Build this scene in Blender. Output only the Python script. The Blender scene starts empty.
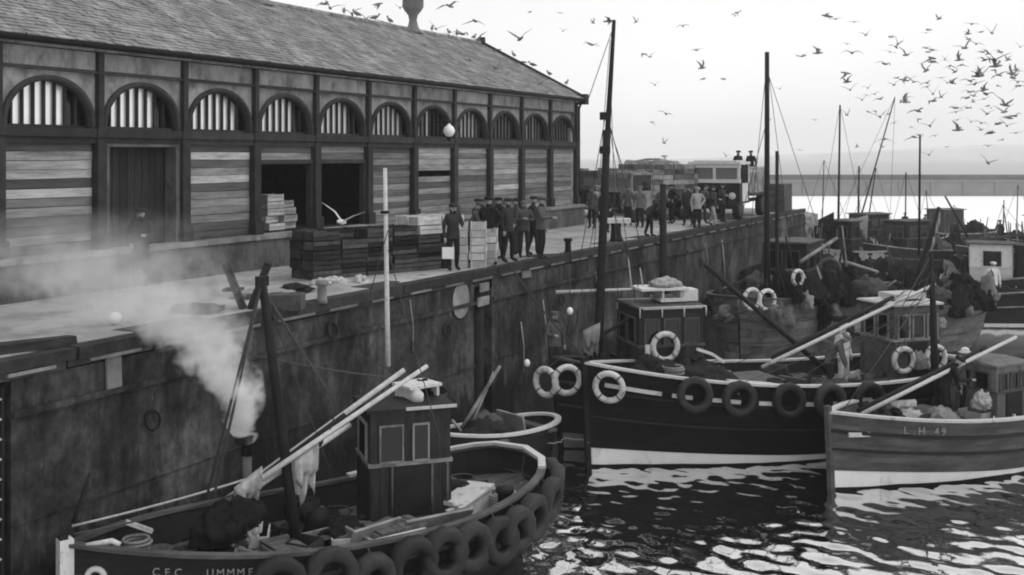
import bpy, bmesh, math, random
import numpy as np
from mathutils import Vector, Matrix, noise
random.seed(7)
R = math.radians
S = bpy.context.scene
COL = S.collection
# ------------------------------------------------------------------ camera
F = 1100.0                      # focal length in pixels of the 1024 wide frame
VPX, HY = 1081.0, 156.0         # vanishing point of the quay, horizon row
TH = math.atan((VPX - 512) / F)
HC = 7.5                        # eye above the water (z = 0)
cam = bpy.data.cameras.new('camera')
camo = bpy.data.objects.new('camera', cam); COL.objects.link(camo)
camo.location = (0, 0, HC); camo.rotation_euler = (R(90), 0, TH)
cam.sensor_width = 36; cam.lens = 36 * F / 1024
cam.shift_y = -(287.5 - HY) / 1024
cam.clip_start = 0.1; cam.clip_end = 9000
S.camera = camo
# ------------------------------------------------------------------ sky, sun, exposure
W = bpy.data.worlds.new('World'); S.world = W; W.use_nodes = True
nt = W.node_tree; nt.nodes.clear()
SUN_EL, SUN_AZ = 52, 60          # degrees; high veiled sun over the harbour
sky = nt.nodes.new('ShaderNodeTexSky'); sky.sky_type = 'NISHITA'; sky.sun_disc = False
sky.sun_elevation = R(SUN_EL); sky.sun_rotation = R(SUN_AZ)
sky.air_density = 1.0; sky.dust_density = 6.0; sky.ozone_density = 1.0
bw = nt.nodes.new('ShaderNodeRGBToBW')
gam = nt.nodes.new('ShaderNodeGamma'); gam.inputs['Gamma'].default_value = 0.11   # overcast: the veil of cloud evens the sky out
mul = nt.nodes.new('ShaderNodeMath'); mul.operation = 'MULTIPLY'; mul.inputs[1].default_value = 9.2
bg = nt.nodes.new('ShaderNodeBackground'); bg.inputs['Strength'].default_value = 0.1
wo = nt.nodes.new('ShaderNodeOutputWorld')
nt.links.new(sky.outputs[0], bw.inputs[0]); nt.links.new(bw.outputs[0], gam.inputs[0])
# the cloud deck is not quite even
wc = nt.nodes.new('ShaderNodeTexCoord'); wm = nt.nodes.new('ShaderNodeMapping'); wm.inputs['Scale'].default_value = (1, 1, 3.5)
wn = nt.nodes.new('ShaderNodeTexNoise'); wn.inputs['Scale'].default_value = 2.6; wn.inputs['Detail'].default_value = 4
wr = nt.nodes.new('ShaderNodeMapRange'); wr.inputs['From Min'].default_value = .3; wr.inputs['From Max'].default_value = .7; wr.inputs['To Min'].default_value = .94; wr.inputs['To Max'].default_value = 1.06
wq = nt.nodes.new('ShaderNodeMath'); wq.operation = 'MULTIPLY'
nt.links.new(wc.outputs['Generated'], wm.inputs[0]); nt.links.new(wm.outputs[0], wn.inputs[0]); nt.links.new(wn.outputs[0], wr.inputs[0])
nt.links.new(gam.outputs[0], wq.inputs[0]); nt.links.new(wr.outputs[0], wq.inputs[1]); nt.links.new(wq.outputs[0], mul.inputs[0]); nt.links.new(mul.outputs[0], bg.inputs[0]); nt.links.new(bg.outputs[0], wo.inputs[0])
sl = bpy.data.lights.new('sun', 'SUN'); sl.energy = 0.7; sl.angle = R(14); sl.color = (1, 1, 1)
so = bpy.data.objects.new('sun', sl); COL.objects.link(so)
sd = Vector((math.sin(R(SUN_AZ)) * math.cos(R(SUN_EL)), math.cos(R(SUN_AZ)) * math.cos(R(SUN_EL)), math.sin(R(SUN_EL))))
so.rotation_euler = sd.to_track_quat('Z', 'Y').to_euler(); so.location = (30, 20, 60)
S.view_settings.view_transform = 'Standard'; S.view_settings.look = 'None'
S.view_settings.exposure = 0.0; S.view_settings.gamma = 1.0
S.render.engine = 'CYCLES'
cy = S.cycles
cy.use_denoising = True
cy.max_bounces = 8; cy.diffuse_bounces = 3; cy.glossy_bounces = 4; cy.volume_bounces = 3
cy.volume_step_rate = 1.0; cy.volume_max_steps = 256
cy.filter_width = 2.0
# ------------------------------------------------------------------ picture <-> place
AX = Vector((-math.sin(TH), math.cos(TH), 0)); RT = Vector((math.cos(TH), math.sin(TH), 0)); UP = Vector((0, 0, 1))
CAMP = Vector((0, 0, HC))
def ray(u, v): return AX + RT * ((u - 512) / F) + UP * ((HY - v) / F)
def at(u, v, d): return CAMP + ray(u, v) * d
def on_z(u, v, h):
    d = ray(u, v); return CAMP + d * ((h - HC) / d.z)
def on_x(u, v, X):
    d = ray(u, v); return CAMP + d * (X / d.x)
def proj(p):
    r_ = Vector(p) - CAMP; d = r_.dot(AX); return 512 + F * r_.dot(RT) / d, HY - F * r_.z / d
def depth(p): return (Vector(p) - CAMP).dot(AX)
# ------------------------------------------------------------------ mesh builder
class MB:
    def __init__(s): s.v = []; s.f = []; s.sm = []
    def add(s, vs, fs, smooth=False):
        o = len(s.v); s.v += [tuple(p) for p in vs]
        s.f += [tuple(i + o for i in f) for f in fs]; s.sm += [smooth] * len(fs)
        return s
    def box(s, c, d, rot=None, jit=0):
        c = Vector(c); h = Vector(d) * .5; vs = []
        for x in (-1, 1):
            for y in (-1, 1):
                for z in (-1, 1):
                    p = Vector((x * h.x, y * h.y, z * h.z))
                    if jit: p += Vector((random.uniform(-jit, jit), random.uniform(-jit, jit), random.uniform(-jit, jit)))
                    if rot is not None: p = rot @ p
                    vs.append(c + p)
        return s.add(vs, [(0, 1, 3, 2), (4, 6, 7, 5), (0, 4, 5, 1), (2, 3, 7, 6), (0, 2, 6, 4), (1, 5, 7, 3)])
    def bx(s, x0, x1, y0, y1, z0, z1): return s.box(((x0 + x1) / 2, (y0 + y1) / 2, (z0 + z1) / 2), (abs(x1 - x0), abs(y1 - y0), abs(z1 - z0)))
    def tube(s, pts, r, n=8, cap=True, smooth=True):
        pts = [Vector(p) for p in pts]; m = len(pts)
        rs = r if isinstance(r, (list, tuple)) else [r] * m
        vs = []; nrm = None
        for i, p in enumerate(pts):
            t = (pts[min(i + 1, m - 1)] - pts[max(i - 1, 0)])
            t = t.normalized() if t.length > 1e-9 else Vector((0, 0, 1))
            if nrm is None:
                a = Vector((0, 0, 1)) if abs(t.z) < .9 else Vector((1, 0, 0))
                nrm = (a - t * a.dot(t)).normalized()
            else:
                nrm = nrm - t * nrm.dot(t)
                nrm = nrm.normalized() if nrm.length > 1e-6 else t.orthogonal().normalized()
            b = t.cross(nrm)
            for k in range(n):
                q = 2 * math.pi * k / n
                vs.append(p + (nrm * math.cos(q) + b * math.sin(q)) * rs[i])
        fs = [(i * n + k, i * n + (k + 1) % n, (i + 1) * n + (k + 1) % n, (i + 1) * n + k) for i in range(m - 1) for k in range(n)]
        s.add(vs, fs, smooth)
        if cap:
            o = len(s.v) - len(vs)
            s.f += [tuple(o + k for k in range(n))[::-1], tuple(o + (m - 1) * n + k for k in range(n))]; s.sm += [False, False]
        return s
    def lathe(s, prof, n=16, M=None, smooth=True):
        vs = []
        for r, z in prof:
            for k in range(n):
                p = Vector((r * math.cos(2 * math.pi * k / n), r * math.sin(2 * math.pi * k / n), z))
                vs.append(M @ p if M is not None else p)
        m = len(prof)
        fs = [(i * n + k, i * n + (k + 1) % n, (i + 1) * n + (k + 1) % n, (i + 1) * n + k) for i in range(m - 1) for k in range(n)]
        fs += [tuple(range(n))[::-1], tuple((m - 1) * n + k for k in range(n))]
        return s.add(vs, fs, smooth)
    def torus(s, Rr, r, n=20, m=8, M=None):
        vs = []
        for i in range(n):
            a = 2 * math.pi * i / n
            for j in range(m):
                b = 2 * math.pi * j / m
                p = Vector(((Rr + r * math.cos(b)) * math.cos(a), (Rr + r * math.cos(b)) * math.sin(a), r * math.sin(b)))
                vs.append(M @ p if M is not None else p)
        return s.add(vs, [(i * m + j, ((i + 1) % n) * m + j, ((i + 1) % n) * m + (j + 1) % m, i * m + (j + 1) % m) for i in range(n) for j in range(m)], True)
    def sweep(s, pts, w, h, side=None, closed=False):
        """a w x h bar along pts; w lies across in the horizontal plane (or along side)"""
        pts = [Vector(p) for p in pts]; m = len(pts); vs = []
        for i, p in enumerate(pts):
            a = pts[(i - 1) % m] if closed else pts[max(i - 1, 0)]
            b = pts[(i + 1) % m] if closed else pts[min(i + 1, m - 1)]
            t = (b - a); t = t.normalized() if t.length > 1e-9 else Vector((1, 0, 0))
            sd_ = Vector(side) if side is not None else Vector((-t.y, t.x, 0))
            if sd_.length < 1e-6: sd_ = Vector((0, 1, 0))
            sd_.normalize(); up = t.cross(sd_).normalized()
            if up.z < 0: up = -up
            for x, z in ((-1, -1), (1, -1), (1, 1), (-1, 1)):
                vs.append(p + sd_ * (x * w / 2) + up * (z * h / 2))
        fs = []
        for i in range(m if closed else m - 1):
            j = (i + 1) % m
            for k in range(4): fs.append((i * 4 + k, i * 4 + (k + 1) % 4, j * 4 + (k + 1) % 4, j * 4 + k))
        if not closed: fs += [(0, 3, 2, 1), ((m - 1) * 4, (m - 1) * 4 + 1, (m - 1) * 4 + 2, (m - 1) * 4 + 3)]
        return s.add(vs, fs)
    def mesh(s, name):
        me = bpy.data.meshes.new(name); me.from_pydata(s.v, [], s.f); me.validate()
        if any(s.sm) and len(me.polygons) == len(s.sm): me.polygons.foreach_set('use_smooth', s.sm)
        me.update(); return me
    def build(s, name, m=None, parent=None, loc=None, rot=None):
        me = s.mesh(name)
        if m: me.materials.append(m)
        return link(name, me, parent, loc, rot)
def link(name, data, parent=None, loc=None, rot=None):
    o = bpy.data.objects.new(name, data); COL.objects.link(o)
    if parent is not None: o.parent = parent
    if loc is not None: o.location = loc
    if rot is not None: o.rotation_euler = rot
    return o
def empty(name, loc=(0, 0, 0), rz=0):
    o = bpy.data.objects.new(name, None); COL.objects.link(o); o.empty_display_size = .3
    o.location = loc; o.rotation_euler = (0, 0, rz); return o
def tag(o, label=None, cat=None, group=None, kind=None):
    if label: o['label'] = label
    if cat: o['category'] = cat
    if group: o['group'] = group
    if kind: o['kind'] = kind
    return o
KIDS = {}
def copy_tree(o, parent=None):
    c = o.copy(); COL.objects.link(c)
    if parent is not None: c.parent = parent
    for ch in list(o.children): copy_tree(ch, c)
    return c
# ------------------------------------------------------------------ materials (a black and white photograph: every colour is a grey)
MATS = {}
def mat(name, v, rough=.8, var=.25, sc=3.0, stretch=(1, 1, 1), rv=0.0, bump=0.0, bsc=30.0, spec=.3, metal=0.0, dirt=None):
    """grey v with noise of +-var; rv: lighter or darker per object; dirt=(value, scale, threshold): patches of another grey"""
    if name in MATS: return MATS[name]
    m = bpy.data.materials.new(name); m.use_nodes = True; n = m.node_tree.nodes; l = m.node_tree.links
    b = n['Principled BSDF']; b.inputs['Roughness'].default_value = rough; b.inputs['Metallic'].default_value = metal
    b.inputs['Specular IOR Level'].default_value = spec * .45
    tc = n.new('ShaderNodeTexCoord'); mp = n.new('ShaderNodeMapping'); mp.inputs['Scale'].default_value = stretch
    l.new(tc.outputs['Object'], mp.inputs[0]); vec = mp.outputs[0]
    oi = n.new('ShaderNodeObjectInfo')
    if rv:
        ad = n.new('ShaderNodeVectorMath'); ad.operation = 'ADD'
        sc_ = n.new('ShaderNodeMath'); sc_.operation = 'MULTIPLY'; sc_.inputs[1].default_value = 57.0
        l.new(oi.outputs['Random'], sc_.inputs[0]); l.new(vec, ad.inputs[0]); l.new(sc_.outputs[0], ad.inputs[1]); vec = ad.outputs[0]
    nz = n.new('ShaderNodeTexNoise'); nz.inputs['Scale'].default_value = sc; nz.inputs['Detail'].default_value = 6; nz.inputs['Roughness'].default_value = .65
    l.new(vec, nz.inputs['Vector'])
    mr = n.new('ShaderNodeMapRange'); mr.inputs['From Min'].default_value = .28; mr.inputs['From Max'].default_value = .72
    mr.inputs['To Min'].default_value = v * (1 - var); mr.inputs['To Max'].default_value = v * (1 + var)
    l.new(nz.outputs[0], mr.inputs[0]); out = mr.outputs[0]
    if dirt:
        n2 = n.new('ShaderNodeTexNoise'); n2.inputs['Scale'].default_value = dirt[1]; n2.inputs['Detail'].default_value = 5; n2.inputs['Roughness'].default_value = .7
        l.new(vec, n2.inputs['Vector'])
        m2 = n.new('ShaderNodeMapRange'); m2.inputs['From Min'].default_value = dirt[2] - .06; m2.inputs['From Max'].default_value = dirt[2] + .1
        l.new(n2.outputs[0], m2.inputs[0])
        mx = n.new('ShaderNodeMix'); mx.data_type = 'FLOAT'; mx.inputs[3].default_value = dirt[0]
        l.new(m2.outputs[0], mx.inputs[0]); l.new(out, mx.inputs[2]); out = mx.outputs[0]
    if rv:
        r2 = n.new('ShaderNodeMapRange'); r2.inputs['To Min'].default_value = 1 - rv; r2.inputs['To Max'].default_value = 1 + rv
        l.new(oi.outputs['Random'], r2.inputs[0])
        mm = n.new('ShaderNodeMath'); mm.operation = 'MULTIPLY'; l.new(out, mm.inputs[0]); l.new(r2.outputs[0], mm.inputs[1]); out = mm.outputs[0]
    l.new(out, b.inputs['Base Color'])
    if bump:
        n3 = n.new('ShaderNodeTexNoise'); n3.inputs['Scale'].default_value = bsc; n3.inputs['Detail'].default_value = 4
        l.new(vec, n3.inputs['Vector'])
        bp = n.new('ShaderNodeBump'); bp.inputs['Strength'].default_value = bump; bp.inputs['Distance'].default_value = .02
        l.new(n3.outputs[0], bp.inputs['Height']); l.new(bp.outputs[0], b.inputs['Normal'])
    MATS[name] = m; return m
def mat_wall():
    m = mat('quay_masonry', .05, .92, .6, .8, (1, 1, .5), bump=.7, bsc=9, dirt=(.02, .6, .5)); n = m.node_tree.nodes; l = m.node_tree.links; b = n['Principled BSDF']
    src = b.inputs['Base Color'].links[0].from_socket
    tc = n.new('ShaderNodeTexCoord')
    def nz(stretch, sc, lo, hi, a, c, det=5):
        mp = n.new('ShaderNodeMapping'); mp.inputs['Scale'].default_value = stretch; l.new(tc.outputs['Object'], mp.inputs[0])
        t = n.new('ShaderNodeTexNoise'); t.inputs['Scale'].default_value = sc; t.inputs['Detail'].default_value = det; t.inputs['Roughness'].default_value = .7; l.new(mp.outputs[0], t.inputs[0])
        r = n.new('ShaderNodeMapRange'); r.inputs['From Min'].default_value = lo; r.inputs['From Max'].default_value = hi; r.inputs['To Min'].default_value = a; r.inputs['To Max'].default_value = c; l.new(t.outputs[0], r.inputs[0]); return r.outputs[0]
    def mul_(a, c):
        q = n.new('ShaderNodeMath'); q.operation = 'MULTIPLY'; l.new(a, q.inputs[0]); l.new(c, q.inputs[1]); return q.outputs[0]
    out = mul_(src, nz((1, 1.7, .3), 1.5, .34, .66, .6, 1.45))          # rain and rust runs
    out = mul_(out, nz((1, 1, 1), 5.5, .35, .62, .7, 1.35))              # pitted concrete
    out = mul_(out, nz((1, 1, 1), .45, .4, .62, .6, 1.6, 3))
    ad = n.new('ShaderNodeMath'); ad.operation = 'ADD'; l.new(out, ad.inputs[0]); l.new(nz((1, 1.4, .5), 2.6, .64, .72, 0, .10), ad.inputs[1])   # pale lime and splash marks
    # wet weed below the tide line
    sx = n.new('ShaderNodeSeparateXYZ'); l.new(tc.outputs['Object'], sx.inputs[0])
    a2 = n.new('ShaderNodeMath'); a2.operation = 'ADD'; l.new(sx.outputs['Z'], a2.inputs[0]); l.new(nz((1, 2, .4), 1.5, .3, .7, -.5, .5), a2.inputs[1])
    r = n.new('ShaderNodeMapRange'); r.inputs['From Min'].default_value = 1.3; r.inputs['From Max'].default_value = 1.7; r.inputs['To Min'].default_value = .3; r.inputs['To Max'].default_value = 1; l.new(a2.outputs[0], r.inputs[0])
    l.new(mul_(ad.outputs[0], r.outputs[0]), b.inputs['Base Color']); return m
M_WALL = mat_wall()
M_KERB = mat('quay_edge_stone', .05, .9, .4, 2.2, rv=.25, bump=.5, bsc=14)
M_LOAD = mat('sheeted_load', .3, .9, .45, 2, rv=.2, bump=.8, bsc=7, dirt=(.14, 1.8, .53))
M_COPE = mat('coping_stone', .2, .9, .4, 2.2, rv=.25, bump=.5, bsc=14)
M_BEAM = mat('tarred_timber', .03, .8, .5, 3, rv=.3, bump=.4)
M_FLOOR = mat('quay_concrete', .34, .9, .3, .7, bump=.4, bsc=12, dirt=(.2, .5, .52))
M_SLATE = mat('roof_slate', .25, .8, .6, 1.6, rv=0, bump=.5, bsc=25, dirt=(.17, 1.5, .53))
M_TRIM = mat('market_dark_trim', .036, .75, .4, 3, rv=.2, bump=.3)
M_SPAN = mat('market_panel', .25, .85, .35, 2.5, (1, 1, .6), rv=.12, bump=.4, dirt=(.12, 2.0, .55))
M_BOARD = mat('weathered_board', .21, .85, .4, 4, (1, .25, 2.5), rv=.3, bump=.4, dirt=(.10, 2.2, .58))
M_BPALE = mat('bleached_board', .35, .85, .4, 4, (1, .3, 2.5), rv=.28, bump=.3, dirt=(.22, 3, .56))
M_BDARK = mat('dark_board', .10, .85, .4, 4, (1, .25, 2.5), rv=.35, bump=.4)
M_DOCK = mat('platform_wall', .12, .9, .45, 1.6, (1, 1, .6), rv=.1, bump=.5, dirt=(.06, 1.4, .52))
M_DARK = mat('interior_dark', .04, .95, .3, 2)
M_IRON = mat('black_iron', .014, .6, .4, 8, rv=.2)
M_WHITE = mat('white_paint', .78, .6, .12, 5, dirt=(.5, 4, .64))
M_BOOTW = mat('white_boot_top', .8, .7, .1, 3, (.6, .6, .25), dirt=(.42, 2.6, .62))
M_NETK = mat('black_net', .012, .95, .6, 9, rv=.5, bump=1.0, bsc=40)
M_OFFW = mat('off_white', .55, .7, .2, 4, rv=.15, dirt=(.3, 4, .6))
M_BLACK = mat('black_hull_paint', .009, .5, .5, 3, (.4, .4, 2), spec=.2, dirt=(.018, 2.5, .6))
M_GREYH = mat('grey_hull_paint', .08, .7, .6, 2.5, (.5, .5, 2), rv=.12, dirt=(.06, 2, .57))
M_LIGHTH = mat('light_hull_paint', .12, .75, .45, 2, (.6, .6, .7), rv=.2, dirt=(.05, 1.6, .54))
M_DKH = mat('dark_hull_paint', .018, .6, .4, 3, (.5, .5, 2), rv=.2)
M_DECK = mat('deck_planking', .11, .75, .45, 3, (1, 4, 1), rv=.2, bump=.3, dirt=(.07, 2.5, .53))
M_VARN = mat('varnished_wood', .026, .6, .7, 4, (4, 4, .6), rv=.2, spec=.4)
M_RING = mat('ring_canvas', .62, .85, .15, 6, rv=.12, bump=.3, dirt=(.26, 7, .58))
M_CABG = mat('grey_cabin_paint', .14, .75, .5, 3, (1, 1, .4), rv=.15, bump=.3, dirt=(.06, 3, .56))
M_CABD = mat('dark_cabin_paint', .04, .75, .6, 3, (1, 1, .4), rv=.3, bump=.3, dirt=(.015, 3, .54))
M_LETTER = mat('worn_lettering', .3, .8, .4, 14, dirt=(.1, 9, .56))
M_SPAR = mat('pale_spar', .44, .6, .2, 6, (2, 2, 2), rv=.2, dirt=(.22, 5, .62))
M_MAST = mat('dark_spar', .018, .7, .35, 6, rv=.25)
M_ROPE = mat('tarred_rope', .06, .9, .3, 20, rv=.4)
M_ROPEP = mat('pale_rope', .3, .9, .3, 20, rv=.3)
M_RUB = mat('tyre_rubber', .017, .6, .5, 9, rv=.5, spec=.7, bump=.3, bsc=22)
M_NET = mat('fishing_net', .018, .95, .8, 9, rv=.5, bump=1.0, bsc=40)
M_NETP = mat('pale_net', .1, .95, .5, 9, rv=.4, bump=1.0, bsc=40)
M_CANV = mat('canvas', .42, .9, .3, 4, rv=.2, bump=.4, bsc=8, dirt=(.26, 3, .55))
M_TARP = mat('tarpaulin', .2, .85, .35, 3, rv=.3, bump=.5, bsc=6)
M_BOXD = mat('dark_crate_wood', .045, .85, .5, 5, rv=.85, bump=.3)
M_BOXP = mat('pale_crate_wood', .5, .85, .25, 5, rv=.25, bump=.3)
M_SKIN = mat('skin', .3, .6, .15, 6)
M_HAIR = mat('hair', .03, .8, .3, 9)
M_BOOT = mat('boot_leather', .022, .5, .4, 6)
M_CL = [mat('cloth_%s' % n, v, .9, .3, 6, bump=.4, bsc=30) for n, v in (('black', .018), ('navy', .035), ('grey', .085), ('tweed', .14), ('light', .3), ('oilskin', .62))]
M_GULL = mat('gull_feathers', .16, .8, .3, 8, rv=.5)
M_GULLW = mat('white_feathers', .6, .8, .15, 8)
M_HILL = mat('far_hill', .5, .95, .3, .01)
M_BRK = mat('breakwater_stone', .23, .9, .2, .2, (1, 1, 2), dirt=(.22, .15, .52))
M_BRKT = mat('breakwater_parapet', .16, .9, .3, .3, rv=.2)
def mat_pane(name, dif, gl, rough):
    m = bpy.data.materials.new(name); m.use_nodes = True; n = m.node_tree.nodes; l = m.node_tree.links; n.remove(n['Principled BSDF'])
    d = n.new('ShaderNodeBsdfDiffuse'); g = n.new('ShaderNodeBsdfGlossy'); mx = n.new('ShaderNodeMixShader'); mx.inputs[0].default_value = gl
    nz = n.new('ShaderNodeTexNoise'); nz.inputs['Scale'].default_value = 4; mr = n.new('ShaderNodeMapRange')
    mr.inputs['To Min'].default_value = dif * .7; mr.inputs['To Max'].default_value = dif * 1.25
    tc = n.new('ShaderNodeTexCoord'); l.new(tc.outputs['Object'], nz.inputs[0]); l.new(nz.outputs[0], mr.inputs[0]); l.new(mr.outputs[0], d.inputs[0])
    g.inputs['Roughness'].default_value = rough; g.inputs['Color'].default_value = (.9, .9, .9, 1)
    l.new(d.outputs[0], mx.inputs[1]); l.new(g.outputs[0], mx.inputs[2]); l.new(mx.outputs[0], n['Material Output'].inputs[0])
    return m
M_PANE = mat_pane('sky_tone_glass', .8, .62, .3)  # near-white body colour paints skylight into the pane
M_PANED = mat_pane('dull_glass', .13, .10, .3)  # same pane with less of the sky painted in; also windscreens
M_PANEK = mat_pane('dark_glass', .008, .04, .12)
# ------------------------------------------------------------------ water
AX_ = (-math.sin(TH), math.cos(TH), 0)
def mat_water():
    m = bpy.data.materials.new('harbour_water'); m.use_nodes = True; n = m.node_tree.nodes; l = m.node_tree.links; n.remove(n['Principled BSDF'])
    d = n.new('ShaderNodeBsdfDiffuse'); d.inputs[0].default_value = (.012, .012, .012, 1)
    g = n.new('ShaderNodeBsdfGlossy'); g.inputs['Roughness'].default_value = .04; g.inputs['Color'].default_value = (.97, .97, .97, 1)
    lw = n.new('ShaderNodeLayerWeight'); lw.inputs['Blend'].default_value = .5
    mr = n.new('ShaderNodeMapRange'); mr.inputs['From Min'].default_value = .28; mr.inputs['From Max'].default_value = .72
    mr.inputs['To Min'].default_value = .08; mr.inputs['To Max'].default_value = .9
    l.new(lw.outputs['Facing'], mr.inputs[0])
    mx = n.new('ShaderNodeMixShader'); l.new(mr.outputs[0], mx.inputs[0]); l.new(d.outputs[0], mx.inputs[1]); l.new(g.outputs[0], mx.inputs[2])
    tc = n.new('ShaderNodeTexCoord'); nz = n.new('ShaderNodeTexNoise'); nz.inputs['Scale'].default_value = 6.5; nz.inputs['Detail'].default_value = 3
    l.new(tc.outputs['Object'], nz.inputs[0])
    bp = n.new('ShaderNodeBump'); bp.inputs['Strength'].default_value = .16; bp.inputs['Distance'].default_value = .02
    l.new(nz.outputs[0], bp.inputs['Height'])
    l.new(bp.outputs[0], g.inputs['Normal'])
    # past the quay, near-white colour paints in the sky that ruffled water would reflect
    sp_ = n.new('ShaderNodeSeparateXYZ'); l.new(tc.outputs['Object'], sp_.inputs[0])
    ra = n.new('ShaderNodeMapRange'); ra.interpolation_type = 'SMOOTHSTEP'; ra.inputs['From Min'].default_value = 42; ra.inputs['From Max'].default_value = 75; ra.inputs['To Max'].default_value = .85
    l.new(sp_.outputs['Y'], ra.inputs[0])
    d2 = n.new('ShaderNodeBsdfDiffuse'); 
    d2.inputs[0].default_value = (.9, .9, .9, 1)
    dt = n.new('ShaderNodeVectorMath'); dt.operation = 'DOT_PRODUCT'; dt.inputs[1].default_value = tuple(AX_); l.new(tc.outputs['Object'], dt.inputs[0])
    # outside the breakwater the painted sky reflection is toned down
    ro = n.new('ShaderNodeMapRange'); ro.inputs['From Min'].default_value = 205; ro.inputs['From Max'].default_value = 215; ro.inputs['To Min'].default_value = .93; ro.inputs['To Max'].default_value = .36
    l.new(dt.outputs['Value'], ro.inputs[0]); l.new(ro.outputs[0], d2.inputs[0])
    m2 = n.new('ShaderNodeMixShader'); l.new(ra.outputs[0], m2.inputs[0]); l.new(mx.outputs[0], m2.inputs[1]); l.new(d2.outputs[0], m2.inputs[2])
    l.new(m2.outputs[0], n['Material Output'].inputs[0]); return m
def axis_coords(lo, hi, step, far):
    c = list(np.arange(lo, hi, step)); s = step; x = hi
    while x < far: c.append(x); s *= 1.12; x += s
    c.append(far); s = step; x = lo - step; pre = []
    while x > -far: pre.append(x); s *= 1.25; x -= s
    pre.append(-far); return np.array(sorted(pre) + c)
xs = axis_coords(-11.5, 6.0, .07, 2500); ys = axis_coords(13.0, 31.0, .07, 2500)
XX, YY = np.meshgrid(xs, ys, indexing='xy')
rng = np.random.default_rng(5)
ZZ = np.zeros_like(XX)
for i in range(46):
    lam = rng.uniform(.28, .85); k = 2 * math.pi / lam
    a = R(62) + rng.normal(0, .9)
    ZZ += .0031 * lam * np.sin(k * (XX * math.cos(a) + YY * math.sin(a)) + rng.uniform(0, 6.28))
fade = np.clip((np.minimum.reduce([XX + 15, 30 - XX, YY + 5, 60 - YY])) / 6, 0, 1)
ZZ *= fade
nx, ny = len(xs), len(ys)
me = bpy.data.meshes.new('water')
co = np.stack([XX, YY, ZZ], -1).reshape(-1, 3).astype(np.float32)
idx = (np.arange(ny - 1)[:, None] * nx + np.arange(nx - 1)[None, :]).ravel()
quads = np.stack([idx, idx + 1, idx + nx + 1, idx + nx], -1).astype(np.int32)
me.vertices.add(len(co)); me.vertices.foreach_set('co', co.ravel())
me.loops.add(quads.size); me.loops.foreach_set('vertex_index', quads.ravel())
me.polygons.add(len(quads)); me.polygons.foreach_set('loop_start', np.arange(0, quads.size, 4, dtype=np.int32))
me.polygons.foreach_set('use_smooth', np.ones(len(quads), dtype=bool)); me.update(calc_edges=True)
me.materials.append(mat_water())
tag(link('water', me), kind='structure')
# ================================================================== THE SETTING: quay, hills, breakwater
QX, QZ = -13.88, 4.5            # quay edge, quay level
QEND = 63.0
b = MB(); b.bx(-70, QX - .45, -12, QEND - .3, 3.6, QZ)
tag(b.build('quay_floor', M_FLOOR), kind='structure')
b = MB()
n = 60
for k, (x0, hgt) in enumerate(((700, 1.0),)):
    vs = []; 
hv = []; N = 90
base = at(1700, HY, 1550); 
for i in range(N):
    u = -900 + 3600 * i / (N - 1)
    h = max(0, 33 * min(1, max(0, (u - 700) / 330)) + 2.5 * noise.noise((u / 130, 0, 3)) + 1.2 * noise.noise((u / 40, 5, 3)))
    if u < 400: h = 4 + 3 * noise.noise((u / 130, 0, 3))
    p = at(u, HY, 2250); hv.append((p, h))
vs = []
for p, h in hv:
    vs += [(p.x, p.y, -.6), (p.x, p.y, h * .8 + .3), (p.x + AX.x * 160, p.y + AX.y * 160, h + .6), (p.x + AX.x * 420, p.y + AX.y * 420, h * .4), (p.x + AX.x * 500, p.y + AX.y * 500, -.6)]
fs = [(i * 5 + k, (i + 1) * 5 + k, (i + 1) * 5 + k + 1, i * 5 + k + 1) for i in range(N - 1) for k in range(4)]
b.add(vs, fs, True)
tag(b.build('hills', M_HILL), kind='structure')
# breakwater: runs square to the line of sight, 206 m off
brk = empty('breakwater', at(900, HY, 206)); brk.location.z = 0; brk.rotation_euler.z = TH
tag(brk, 'long low stone breakwater lying across the harbour mouth below the hazy hills', 'breakwater')
b = MB(); b.bx(-75, 130, 0, 9, -2, 3.0); b.build('body', M_BRK, brk)
b = MB(); b.bx(-75, 130, .6, 1.9, 3.0, 4.0); b.build('parapet', M_BRKT, brk)
b = MB(); b.bx(-75.1, 130, -.35, .58, 2.7, 3.02); b.build('ledge', M_BRK, brk)
b = MB()
for i in range(34): b.box((-72 + i * 6, -.12, 1.1), (.5, .25, 3.1))
b.build('buttress', M_BRK, brk)
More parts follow.
